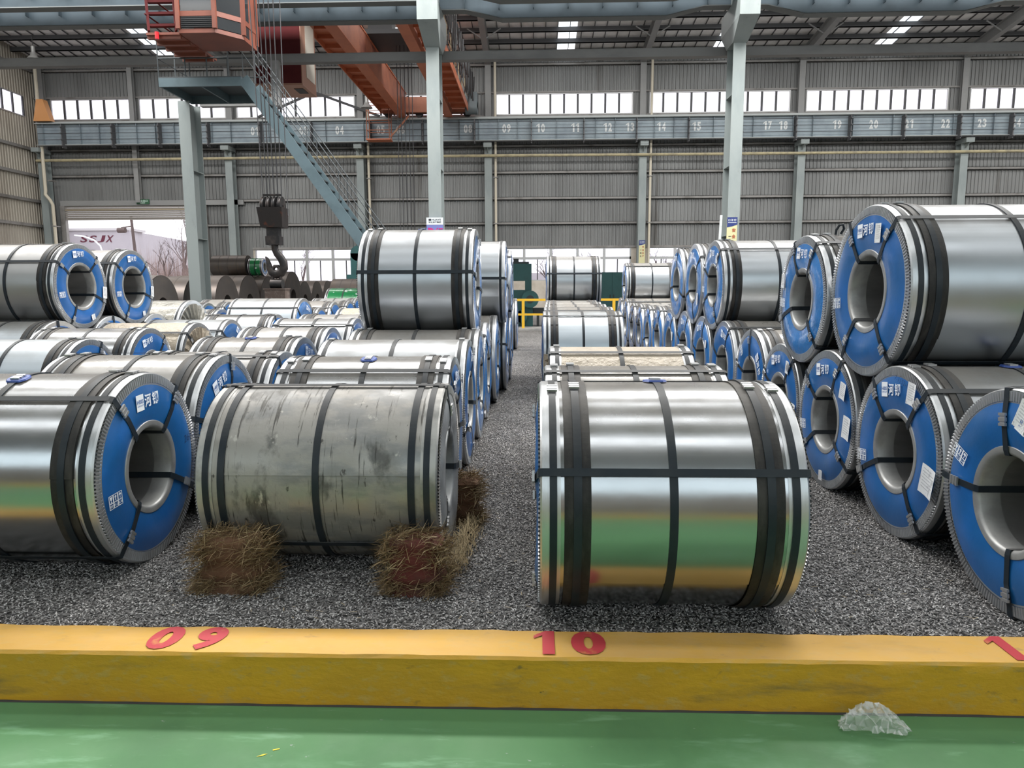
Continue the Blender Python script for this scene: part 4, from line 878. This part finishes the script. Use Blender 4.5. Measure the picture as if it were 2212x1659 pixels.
    # straps through the eye
    if lvl >= 1 or kind == 'blue':
        for a in eyes:
            ph_ = R_(a); rd = Vector((0, side*math.sin(ph_), math.cos(ph_))); tg = Vector((0, rd.z, -rd.y)); w2 = .0165; c = Vector((0, 0, K)); ro, ri = Rr+.0095, rin-.004; oo = .021
            st_ = [(-h-.006, ro-.006, (-.7, .7)), (-h+.012, ro, (0, 1)), (h-.012, ro, (0, 1)), (h+.006, ro-.006, (.7, .7)), (h+.009, Rr-.04, (1, 0)), (h+oo, (Rr+rin)/2, (1, 0)), (h+.013, rin+.02, (1, 0)), (h+.006, ri, (.7, -.7)), (h-.02, ri, (0, -1)), (-h+.02, ri, (0, -1)), (-h-.006, ri, (-.7, -.7)), (-h-.013, rin+.02, (-1, 0)), (-h-oo, (Rr+rin)/2, (-1, 0)), (-h-.009, Rr-.04, (-1, 0))]
            vs = []; fs = []; T = .0022
            for (x, r, (nx, nr_)) in st_:
                p0 = c+Vector((x, 0, 0))+rd*r; nn_ = Vector((nx, 0, 0))+rd*nr_
                vs += [p0-tg*w2, p0+tg*w2, p0+tg*w2+nn_*T, p0-tg*w2+nn_*T]
            k = len(st_)
            for i in range(k):
                i2 = (i+1) % k
                for j in range(4): fs.append((i*4+j, i*4+(j+1) % 4, i2*4+(j+1) % 4, i2*4+j))
            m = MB(); m.add(vs, fs); m.build('eye_strap', 'strap', t)
            if lvl == 2:
                p0 = c+Vector((side*(h+.0235), 0, 0))+rd*((Rr+rin)/2+.04+.03*math.sin(a))
                frame_obj('strap_seal', shared('strap_seal', 'seal', seal_geo, ['seal']), t, p0, tg*side, rd, Vector((side, 0, 0)))
    if lvl == 2:
        def mantle(name, me, x, th, r): # th: degrees from the top towards the camera
            a = R_(th); nv = Vector((0, -math.sin(a), math.cos(a))); tv = Vector((0, math.cos(a), math.sin(a)))
            return frame_obj(name, me, t, Vector((x, 0, K))+nv*r, Vector((1, 0, 0)), tv, nv)
        sg = shared('strap_seal', 'seal', seal_geo, ['seal'])
        if topseal:
            th0 = (hash(label+'x') % 20)-4
            for s in (1, -1):
                if band in (True, 'wide') and kind == 'blue': mantle('strap_seal', sg, s*(h-.155), th0, Rr+.0095)
                mantle('strap_seal', sg, s*(h-.055), th0+2, Rr+.005)
        if pad is not None:
            mantle('seal_pad', shared('seal_pad', 'pad', pad_geo, ['pad']), 0, pad, Rr-.004)
            mantle('strap_seal', sg, 0, pad, Rr+.007)
    return t

def tier(Ya, Ra, Yb, Rb, Rt, Y=None):
    """height of a coil of radius Rt lying in the saddle of two lower coils"""
    lo, hi = min(Ya, Yb), max(Ya, Yb); best = None
    for i in range(400):
        y = lo+(hi-lo)*i/399
        zz = max(r+math.sqrt(max(0, (r+Rt+.012)**2-(y-yy)**2)) for yy, r in ((Ya, Ra), (Yb, Rb)))
        if best is None or zz < best[1]: best = (y, zz)
    return best
GF = 'blue-capped coils in the front ranks'
# left-hand column A (right ends face the aisle)
coil('front left galvanized coil with blue end cover, wide dark band and 09 kerb mark below', -3.36, -2.14, 3.79, .521, lvl=2, steel=0, rot=-3, eyes=(-36, 39, 118, -138), pad=14, seam=-62, group=GF)
coil('second galvanized coil behind the front left one, blue end beside the dirty grey coil', -3.27, -2.155, 4.845, .522, lvl=2, steel=2, rot=-22, eyes=(8, -72, 120, -150), group=GF)
coil('dusty coil with loose dark band ends just behind the dirty grey coil, left', -3.2, -2.1, 5.875, .487, lvl=2, kind='blue', steel=4, eyes=(-20, 70, 160), logo=False, group=GF)
coil('dusty coil with blue square pad on top, left of the aisle pile, fourth rank', -3.27, -2.27, 6.9, .512, lvl=2, steel=2, rot=12, eyes=(60, 150, -120), pad=8, group=GF)
coil('coil with plain dull strap and blue cap, fifth rank left of the tall stack', -3.27, -2.29, 7.955, .532, lvl=1, steel=4, rot=30, eyes=(-60, 60, 150))
coil('bright coil with thin straps and blue cap lying against the tall stacked coil', -3.28, -2.28, 9.07, .558, lvl=1, steel=1, rot=25, eyes=(-30, 60, 150), band=None)
coil('dull coil whose right end disappears behind the tall stacked coil', -3.35, -2.3, 10.215, .563, lvl=1, steel=4)
coil('tan wrapped coil top just left of the tall stacked coil', -3.15, -2.2, 11.43, .59, lvl=0, kind='paper')
# column Z
GZ = 'capped coils left of the hook'
coil('bright coil at the left edge under the dusty pair, with a torn patch in front', -5.85, -4.56, 7.1, .497, lvl=2, steel=3, rot=42, eyes=(25, -70, 150), group=GZ)
coil('clean coil with white logo on its blue cap before the beige wrapped coil', -5.88, -4.62, 8.37, .518, lvl=2, steel=0, rot=-14, eyes=(40, -100, 150), group=GZ)
coil('crinkled beige paper-wrapped coil with gathered pleats on its end, left', -5.86, -4.6, 9.56, .52, lvl=2, kind='paper', eyes=(-40, 60, 160), group=GZ)
coil('bright coil with blue cap directly right of the beige wrapped coil', -5.8, -4.6, 10.64, .518, lvl=1, steel=3, rot=35, eyes=(-45, 60, 150), band=None, group=GZ)
coil('coil with dark double band and thin arc of blue, left centre', -5.6, -4.42, 12.1, .53, lvl=1, steel=1, eyes=(-15, 80, 180), group=GZ)
coil('large shiny pale-blue coil with cross straps in the middle distance', -5.74, -4.44, 13.6, .655, lvl=1, steel=3, rot=20, eyes=(-42, 50, 150), band=None, cov='blue_film', group=GZ)
coil('small blue capped coil peeping out right of the large shiny coil', -5.7, -4.5, 14.87, .55, lvl=0, steel=0, group=GZ)
coil('blue capped coil second behind the large shiny coil', -5.7, -4.53, 16.03, .595, lvl=0, steel=4, group=GZ)
coil('dusty coil third behind the large shiny coil', -5.7, -4.5, 17.23, .597, lvl=0, steel=4, group=GZ)
coil('pale coil with blue rim farthest behind the large shiny coil', -5.75, -4.62, 18.46, .62, lvl=0, steel=3, group=GZ)
# column Y with two stacked coils
GY = 'coils under and behind the left stacked pair'
YL = [(8.74, .553), (9.865, .562), (10.99, .556)]
coil('pale coil at the left edge lying under the left stacked pair', -7.15, -5.97, YL[0][0], YL[0][1], lvl=1, steel=3, eyes=(-3, 90, -110, 180), logo=False, group=GY)
coil('coil whose blue arc shows between the two stacked left coils, below', -7.15, -5.97, YL[1][0], YL[1][1], lvl=1, steel=1, eyes=(3, 90, 180), logo=False, group=GY)
coil('coil whose blue arc shows just right below the smaller stacked left coil', -7.1, -5.95, YL[2][0], YL[2][1], lvl=1, steel=1, logo=False, group=GY)
coil('plastic-wrapped beige coil with gathered end behind the left stacked pair', -7.3, -5.95, 12.24, .65, lvl=1, kind='film', eyes=(), group=GY)
coil('dull wrapped coil with faint blue arc left of the large shiny coil', -7.2, -6.0, 13.5, .555, lvl=1, steel=4, logo=False, group=GY)
y_, z_ = tier(*YL[0], *YL[1], .556)
coil('large grey coil with blue cap on the upper tier at the left edge', -7.25, -6.0, y_, .556, z_, lvl=2, rin=.275, steel=4, rot=-5, eyes=(-56, 44, 114, -150), stickers=((100, .47, .09, .16, 6), (158, .44, .075, .075, -14)), seam=100, group='stacked pair at the left')
y_, z_ = tier(*YL[1], *YL[2], .545)
coil('smaller grey coil with blue cap on the upper tier, right of the left edge one', -7.1, -5.95, y_, .545, z_, lvl=2, rin=.27, steel=4, rot=-4, eyes=(-52, 46, 110, -148), stickers=((98, .46, .08, .16, 4), (155, .43, .07, .07, -8)), group='stacked pair at the left')
for Y, Rr, lab in ((17.3, .575, 'first of two small distant blue capped coils left of the large shiny coil'), (18.5, .575, 'second of two small distant blue capped coils left of the large shiny coil'), (19.75, .6, 'dusty distant coil in front of the dark coil row, left')):
    coil(lab, -9.25, -8.02, Y, Rr, lvl=0, steel=4, group='distant coils left')
# column B along the aisle
GB = 'coils along the left side of the aisle'
coil('dirty grey scratched coil resting on straw chocks in front', -1.72, -.49, 3.91, .483, lvl=2, kind='old', eyes=(-8, -128, 100), rot=0, seam=-190+360, topseal=False)
BL = [(4.935, .512), (5.98, .533), (7.06, .543), (8.16, .55), (9.29, .57), (10.49, .61), (11.7, .58)]
BX = [(-1.72, -.57), (-1.77, -.56), (-1.8, -.55), (-1.75, -.55), (-1.72, -.5), (-1.7, -.42), (-1.65, -.4)]
Blab = ['clean coil with blue square pad on top right behind the dirty grey coil', 'bright thin-strapped coil second behind the dirty grey coil', 'dusty splashed coil lying under the front of the tall stacked coil',
        'coil with blue cap under the rear of the tall stacked coil', 'aisle-side coil just beyond the tall stacked coil, lower tier', 'dark-strapped aisle-side coil below the second stacked coil', 'last aisle-side coil of the left pile on the ground']
for i, ((Y, Rr), (a, b)) in enumerate(zip(BL, BX)):
    coil(Blab[i], a, b, Y, Rr, lvl=2 if i < 3 else 1, steel=(0, 1, 4, 1, 0, 1, 1)[i], rot=10*i, eyes=((-32, 40, 95, 165), (-110, 100, 20, 175), (40, 150, -100), (-40, 60, 150), (30, 120, -150), (-80, 20, 100, 170), (0, 120, -120))[i], pad=12 if i == 0 else None, band=True if i in (0, 2) else None, cov='blue' if i < 2 else 'blue_film', seam=120+30*i, group=GB)
coil('lone distant coil at the far end of the aisle beside the yellow railing', -1.6, -.45, 17.5, .615, lvl=1, steel=4, eyes=(-20, 90, 170), logo=False)
y_, z_ = tier(*BL[2], *BL[3], .572)
coil('tall stacked coil with dark cross straps on top of the centre left pile', -1.76, -.62, y_, .572, z_, lvl=2, steel=1, rot=8, eyes=(-78, 20, 100, 175), pad=-6, cov='blue_film', seam=-10, group='upper tier of the centre left pile')
y1_ = max(9.0, y_+1.13)
y_, z_ = tier(*BL[4], *BL[5], .55)
coil('second stacked coil half hidden behind the tall stacked one by the aisle', -1.5, -.40, y_, .55, z_, lvl=1, steel=1, eyes=(-85, 10, 100), band=None, cov='blue_film', group='upper tier of the centre left pile')
y_, z_ = tier(*BL[5], *BL[6], .52)
coil('third stacked coil, a narrow sliver beside the green machine', -1.45, -.37, y_, .52, z_, lvl=1, steel=1, logo=False, cov='blue_film', group='upper tier of the centre left pile')
# column C
GC = 'coils right of the aisle seen side-on'
coil('front centre coil mirroring the yellow kerb and green floor', .02, 1.115, 3.34, .527, lvl=2, steel=0, eyes=(66, -20, -110, 170), pad=-4, seam=212, rot=15, group=GC)
coil('dull coil directly behind the front centre coil', .06, 1.14, 4.43, .506, lvl=2, steel=2, eyes=(18, 110, -100, 190), group=GC)
coil('beige paper-wrapped coil third in line right of the aisle', .11, 1.19, 5.6, .518, lvl=2, kind='paper', eyes=(22, 120, -120), group=GC)
CL = [(10.3, .578), (11.6, .59), (12.88, .597), (14.1, .605), (15.35, .61), (16.6, .61)]
Clab = ['pale dented coil beyond the beige wrapped one, right of the aisle', 'second coil top behind the pale dented coil', 'third coil top behind the pale dented coil', 'fourth coil top behind the pale dented coil', 'coil under the front of the far stacked coil', 'coil under the rear of the far stacked coil']
for i, (Y, Rr) in enumerate(CL):
    coil(Clab[i], .11+.03*i, 1.22+.02*i, Y, Rr, lvl=1 if i == 0 else 0, steel=(3, 2, 2, 2, 1, 1)[i], eyes=(26, 120, -120), group=GC)
y_, z_ = tier(*CL[4], *CL[5], .56)
coil('far stacked coil with slanting strap standing above the line right of the aisle', .25, 1.42, y_, .56, z_, lvl=1, steel=1, eyes=(72, -30, -150))
# column D (left ends face the aisle)
GD = 'lower coils of the right pile'
DL = [(3.21, .519), (4.25, .514), (5.285, .516), (6.305, .5), (7.345, .532), (8.435, .55), (9.545, .556), (10.68, .572), (11.83, .57), (12.98, .575), (14.13, .567), (15.27, .567), (16.41, .567), (17.6, .61), (18.83, .61)]
Dlab = ['large blue-capped coil cut by the right edge of the picture', 'blue-capped coil with shipping label and rag in its bore, right front', 'blue-capped coil with three white labels on the ground, third in the right pile',
        'blue-capped coil fourth on the ground in the right pile', 'blue-capped coil fifth on the ground, logo turned sideways', 'blue-capped coil sixth on the ground, below the largest far stacked one', 'blue-capped coil seventh on the ground in the right pile', 'blue-capped coil eighth on the ground in the right pile', 'blue-capped coil ninth on the ground in the right pile',
        'blue-capped coil tenth on the ground in the right pile', 'blue-capped coil eleventh on the ground in the right pile', 'blue-capped coil twelfth on the ground in the right pile', 'blue-capped coil thirteenth on the ground in the right pile', 'blue-capped coil fourteenth on the ground, under the far right stacked coil', 'last blue-capped coil on the ground in the right pile']
Dst = [((11, .42, .085, .14, 24),), ((27, .42, .085, .13, 8), (100, .42, .13, .17, 12)), ((52, .42, .09, .12, 12), (88, .42, .11, .16, 8), (175, .42, .06, .075, -3)), ((38, .4, .07, .11, 10), (95, .42, .09, .14, 8)), ((110, .42, .08, .1, 5),), ((120, .42, .08, .1, 4),), ((60, .42, .07, .1, 8), (118, .42, .06, .12, 5)), (), ((70, .42, .08, .14, 8),)]
Drot = [23, -7, -6, -8, 58, 14, -5, 5, 10, 0, 0, 0, 0, 0, 0]
Dey = [(-8, -90, 170, 90), (-38, 38, 140, -118), (28, -52, 124, -128), (40, -60, 140, -140), (0, -70, 110, 180), (30, -60, 130), (20, -70, 120), (30, -60, 130), (35, -110, 150), (30, -60, 130), (30, -110, 130), (30, -60, 130), (30, -60, 130), (30, -60, 130), (30, -60, 130)]
for i, (Y, Rr) in enumerate(DL):
    x0 = 2.16 if i < 4 else 2.21
    coil(Dlab[i], x0, x0+1.25, Y, Rr, lvl=2 if i < 5 else 1, steel=(1, 1, 4, 1, 2, 2, 1, 1, 4, 1, 1, 1, 2, 2, 1)[i], rot=Drot[i], eyes=Dey[i], stickers=Dst[i] if i < len(Dst) else (), mk=-92 if i == 0 else -99, pad=2 if i == 1 else None, cov='blue' if i < 6 else 'blue_film', group=GD)
GU = 'upper tier of the right pile'
def up(label, i, Rt, x0, wd, **k):
    y, z = tier(*DL[i], *DL[i+1], Rt); return coil(label, x0, x0+wd, y, Rt, z, group=GU, **k)
up('nearest and largest stacked coil on the upper tier at right', 1, .553, 2.17, 1.35, lvl=2, steel=1, rot=-3, eyes=(-33, 38, 140, -146), stickers=((24, .40, .075, .12, 2),), seam=300)
up('second stacked coil on the upper tier at right, with a strap buckle standing up', 2, .503, 2.14, 1.2, lvl=2, steel=0, rot=4, eyes=(-24, 32, 135, -112), stickers=((-68, .4, .07, .12, 6),), cov='blue_film')
up('largest of the three far stacked coils on the upper tier at right', 5, .545, 2.2, 1.3, lvl=2, steel=1, rot=2, eyes=(40, -60, 150, -120), stickers=((40, .4, .07, .09, 10),), cov='blue_film', pad=None)
up('middle one of the three far stacked coils on the upper tier at right', 6, .55, 2.2, 1.2, lvl=1, steel=0, rot=0, eyes=(50, 165, -115), stickers=((118, .43, .07, .16, 8),), cov='blue_film')
up('last one of the three far stacked coils on the upper tier at right', 7, .545, 2.2, 1.2, lvl=1, steel=0, eyes=(110, -100, 10), cov='blue_film')
up('far right stacked coil seen side-on beside the teal cabinet', 13, .52, 2.25, 1.25, lvl=1, steel=1, eyes=(35, 150, -100), cov='blue_film', logo=False)
for t_, *_r in coils:
    if 'strap buckle standing up' in t_['label']:
        m = MB(); m.tube([(-.40, -.10, 1.005), (-.40, -.11, 1.04), (-.385, -.125, 1.075), (-.36, -.13, 1.08), (-.345, -.12, 1.05), (-.36, -.10, 1.012)], .010, 6); m.build('strap_tail', 'strap', t_, smooth=True)
def marker(key, txt, phi, r, hgt, tilt):
    for t_, X0_, X1_, Y_, R__, z__ in coils:
        if key in t_['label']:
            cv_ = [c_ for c_ in t_.children if c_.name.startswith('end_cover')]; sd = 1 if X1_ < 0 else -1; cv_ = cv_[0 if sd > 0 else 1]
            er_ = Vector((0, sd, 0)); ez_ = Vector((0, 0, 1)); p_ = R_(phi); tl_ = R_(tilt); tx_ = er_*math.cos(tl_)-ez_*math.sin(tl_); ty_ = er_*math.sin(tl_)+ez_*math.cos(tl_)
            mb = MB(); put_text(mb, txt, Vector((sd*((X1_-X0_)/2+.021), 0, R__))+er_*(r*math.sin(p_))+ez_*(r*math.cos(p_)), tx_, ty_, hgt, None, -.012, .25); mb.build('marker_writing', 'print_navy', cv_)
marker('front left galvanized', '2665', 78, .42, .045, -10); marker('rag in its bore', '7-1152-1151', 12, .435, .03, 12)
# dark hot-rolled coils near the back wall
GH = 'dark hot-rolled coils near the back wall'
HL = [(20.6, .95, 'dark hot-rolled coil at the left end of the dark row, before the hall column'), (22.75, .95, 'dark hot-rolled coil half hidden by the left hall column'), (25.0, .98, 'dark hot-rolled coil just right of the left hall column'), (27.0, 1.0, 'dark hot-rolled coil second right of the left hall column'), (29.05, 1.0, 'dark hot-rolled coil third right of the left hall column, left of the hook')]
for Y, Rr, lab in HL: coil(lab, -12.55, -10.9, Y, Rr, kind='dark', rin=.3, group=GH)
coil('long dark hot-rolled coil behind the hook swivel block', -13.3, -10.75, 31.5, 1.12, kind='dark', rin=.33, group=GH)
for Y, Rr, lab in ((33.6, .92, 'dark hot-rolled coil right of the hook, first of four'), (35.5, .93, 'dark hot-rolled coil right of the hook, second of four'), (37.4, .95, 'dark hot-rolled coil right of the hook, third of four'), (39.0+.35, .95, 'dark hot-rolled coil right of the hook, last of four')):
    coil(lab, -12.7 if Y < 36 else -12.4, -10.9, Y, Rr, kind='dark', rin=.3, group=GH)
coil('dark strapped coil on top of the dark row beside the hall column', -13.15, -11.7, 29.05, .42, 2.0+.42, kind='dark', rin=.16, group=GH)
t = coil('green wrapped coil with crumpled blue end on top of the dark row', -11.63, -11.05, 29.05, .36, 2.0+.36, kind='green', lvl=0, eyes=(), cov='blue_film', band=None)
coil('green film-wrapped coil with white smears left of the tall stacked coil', -6.2, -5.15, 21.4, .75, kind='green', lvl=0, eyes=(), cov='blue_film', band=None)
coil('brown dark coil above the green wrapped one, left of the tall stacked coil', -7.4, -5.9, 26.2, .92, kind='dark', rin=.3)

# ------------------------------------------------------------------ small things in and on the coils
pm('rag', (.55, .53, .48), .8, 0, var=((.42, .4, .36), 8, .4, .7)); pm('loose_paper', (.60, .60, .60), .7)
def crumple(name, label, cat, loc, sx, sy, sz, mat, seed, n=9):
    r = random.Random(seed); vs = []; fs = []
    for i in range(n+1):
        for j in range(n+1):
            u, v = i/n-.5, j/n-.5; vs.append((u*sx*(1+.15*r.uniform(-1, 1)), v*sy*(1+.15*r.uniform(-1, 1)), sz*(.5+.5*math.cos(u*3))*(.5+.5*math.cos(v*3))*r.uniform(.5, 1.2)+.002))
    for i in range(n):
        for j in range(n): a = i*(n+1)+j; fs.append((a, a+n+1, a+n+2, a+1))
    m = MB(); m.add(vs, fs); o = m.build(name, mat, None, smooth=True, loc=loc, sharp=60); tag(o, label, cat); return o
o = crumple('rag', 'pale crumpled rag lying in the bore of the right front coil', 'rag', (2.3, 4.2, .514-.22), .12, .1, .05, 'rag', 3)
o = crumple('loose_paper', 'crumpled paper sheet in the bore of the upper left stacked coil', 'paper', (-6.35, 9.3, 1.26), .3, .14, .06, 'loose_paper', 4)
o = crumple('loose_paper', 'curled paper slip in the bore of the coil cut by the right edge', 'paper', (2.4, 3.25, .519-.222), .16, .12, .03, 'loose_paper', 6)

# ------------------------------------------------------------------ straw chocks
pm('straw', (.19, .125, .06), .8); pm('straw_light', (.40, .31, .175), .8); pm('brick_brown', (.115, .055, .028), .9, 0, var=((.17, .09, .05), 8, .4, .7), bump=(14, .4)); pm('brick_red', (.11, .022, .016), .85, 0, var=((.07, .03, .02), 7, .4, .7), bump=(14, .4))
def chock(label, x0, x1, y0, y1, z1, core, seed, nst=2200):
    r = random.Random(seed); cx, cy = (x0+x1)/2, (y0+y1)/2; a, b = (x1-x0)/2, (y1-y0)/2
    t = thing('straw_chock', label, 'chock', (cx, cy, 0), 'straw-wrapped chocks under the dirty coil')
    vs = []; fs = []; n, k = 22, 10
    for i in range(k+1):
        for j in range(n):
            an = 2*math.pi*j/n; sg = lambda q: math.copysign(abs(q)**.45, q); f = .80+.10*math.sin(i*1.9+seed)+.05*r.uniform(-1, 1)
            f *= (1 if i < k else .7); vs.append((a*f*sg(math.cos(an)), b*f*sg(math.sin(an)), z1*.92*i/k))
    for i in range(k):
        for j in range(n): fs.append((i*n+j, i*n+(j+1) % n, (i+1)*n+(j+1) % n, (i+1)*n+j))
    m = MB(); m.add(vs, fs+[tuple(k*n+j for j in range(n))]); m.build('chock_core', core, t, smooth=True, sharp=70)
    for mt, cnt in (('straw', nst), ('straw_light', nst//3)):
        m = MB()
        for q in range(cnt):
            an = r.uniform(0, 6.283); sg = lambda v: math.copysign(abs(v)**.5, v); zz = r.choice((r.uniform(.55, 1.02), r.uniform(.0, .28), r.uniform(0, 1)))*z1
            f = r.uniform(.8, 1.05)
            if zz > z1*.85: f *= r.uniform(.2, 1)
            p = Vector((a*f*sg(math.cos(an)), b*f*sg(math.sin(an)), max(.008, zz)))
            d = Vector((r.gauss(0, 1), r.gauss(0, .7), r.gauss(0, .45))); d.normalize(); ln = r.uniform(.03, .11)
            e = p+d*ln; e.z = max(.004, min(e.z, z1*1.18)); s = d.cross(Vector((r.random(), r.random(), r.random()))).normalized()*r.uniform(.0009, .002)
            mid = (p+e)/2+Vector((0, 0, r.uniform(-.006, .01)))
            m.add([p-s, p+s, mid+s, mid-s, e], [(0, 1, 2, 3), (3, 2, 4)])
        o = m.build('straw_layer', mt, t); o['kind'] = 'stuff'
    return t
chock('straw-wrapped brown block chocking the dirty coil at its left front', -1.70, -1.335, 3.27, 3.50, .30, 'brick_brown', 1, 3400)
chock('straw-wrapped red block chocking the dirty coil at its right front', -.755, -.43, 3.27, 3.50, .30, 'brick_red', 2, 3000)
chock('straw bundle chocking the dirty coil from behind beside the aisle', -.56, -.34, 4.30, 4.50, .33, 'brick_brown', 3, 2200)
t = thing('straw_rope', 'loose rope of straw along the foot of the dirty coil by the aisle', 'straw', (-.42, 3.9, 0)); m = MB(); r = random.Random(9)
for q in range(1000):
    y = r.uniform(-.38, .4); p = Vector((r.gauss(.0, .03)+.04*(y+.3), y, r.uniform(.004, .10-.06*abs(y)))); d = Vector((r.gauss(0, .4), 1, r.gauss(0, .25))).normalized(); e = p+d*r.uniform(.05, .14); e.z = max(.003, e.z); s = Vector((r.uniform(.0008, .0015), 0, .0006))
    m.add([p-s, p+s, e+s, e-s], [(0, 1, 2, 3)])
o = m.build('straw_strands', 'straw_light', t); o['kind'] = 'stuff'
m = MB(); r = random.Random(12)
for q in range(70):
    x, y = r.choice(((r.uniform(1.25, 2.1), r.uniform(3.0, 4.6)), (r.uniform(-.3, 0), r.uniform(3.2, 7)), (r.uniform(-2, 0), r.uniform(3.0, 3.3)))); an = r.uniform(0, 6.28); l = r.uniform(.015, .04)
    p = Vector((x, y, .012)); d = Vector((math.cos(an), math.sin(an), 0))*l; s = Vector((-d.y, d.x, 0)).normalized()*.0012; m.add([p-s, p+s, p+d+s, p+d-s], [(0, 1, 2, 3)])
o = m.build('straw_litter', 'straw_light'); o['kind'] = 'stuff'; o['label'] = 'scattered straw bits on the gravel'; o['category'] = 'straw'

# ------------------------------------------------------------------ plastic bag on the green floor
bm_ = bpy.data.materials.new('plastic_film'); bm_.use_nodes = True; nt = bm_.node_tree; p = nt.nodes['Principled BSDF']; p.inputs['Base Color'].default_value = (.78, .78, .77, 1); p.inputs['Roughness'].default_value = .18; p.inputs['Alpha'].default_value = .3; M['plastic_film'] = bm_
r = random.Random(21); nx, ny = 26, 14; vs = []; fs = []
for i in range(nx+1):
    for j in range(ny+1):
        u, v = i/nx*2-1, j/ny*2-1; e = max(0, 1-u*u*.9)*max(0, 1-v*v*.8)
        out = .72+.28*math.cos(v*1.3+.4)*(.8+.2*math.sin(u*7))
        vs.append((u*.135*out+.012*r.uniform(-1, 1), v*.06*(1-.35*abs(u))+.008*r.uniform(-1, 1), .006+e*.105*r.uniform(.7, 1.1)))
for i in range(nx):
    for j in range(ny): a = i*(ny+1)+j; fs.append((a, a+ny+1, a+ny+2, a+1))
m = MB(); m.add(vs, fs); o = m.build('plastic_bag', 'plastic_film', None, smooth=False, loc=(1.30, 2.585, -.2)); o.rotation_euler = (0, 0, R_(-6)); tag(o, 'crumpled clear plastic bag on the green floor beside the kerb', 'plastic bag')
pm('yellow_fleck', (.75, .55, .02), .6)
m = MB(); m.add([(-1.02, 2.36, -.1985), (-1.0, 2.365, -.1985), (-.985, 2.378, -.1985), (-1.0, 2.375, -.1985), (-.972, 2.395, -.1985), (-.95, 2.405, -.1985), (-.952, 2.41, -.1985), (-.975, 2.402, -.1985)], [(0, 1, 2, 3), (4, 5, 6, 7)])
tag(m.build('paint_fleck', 'yellow_fleck'), 'small yellow paint fleck on the green floor', 'paint fleck')
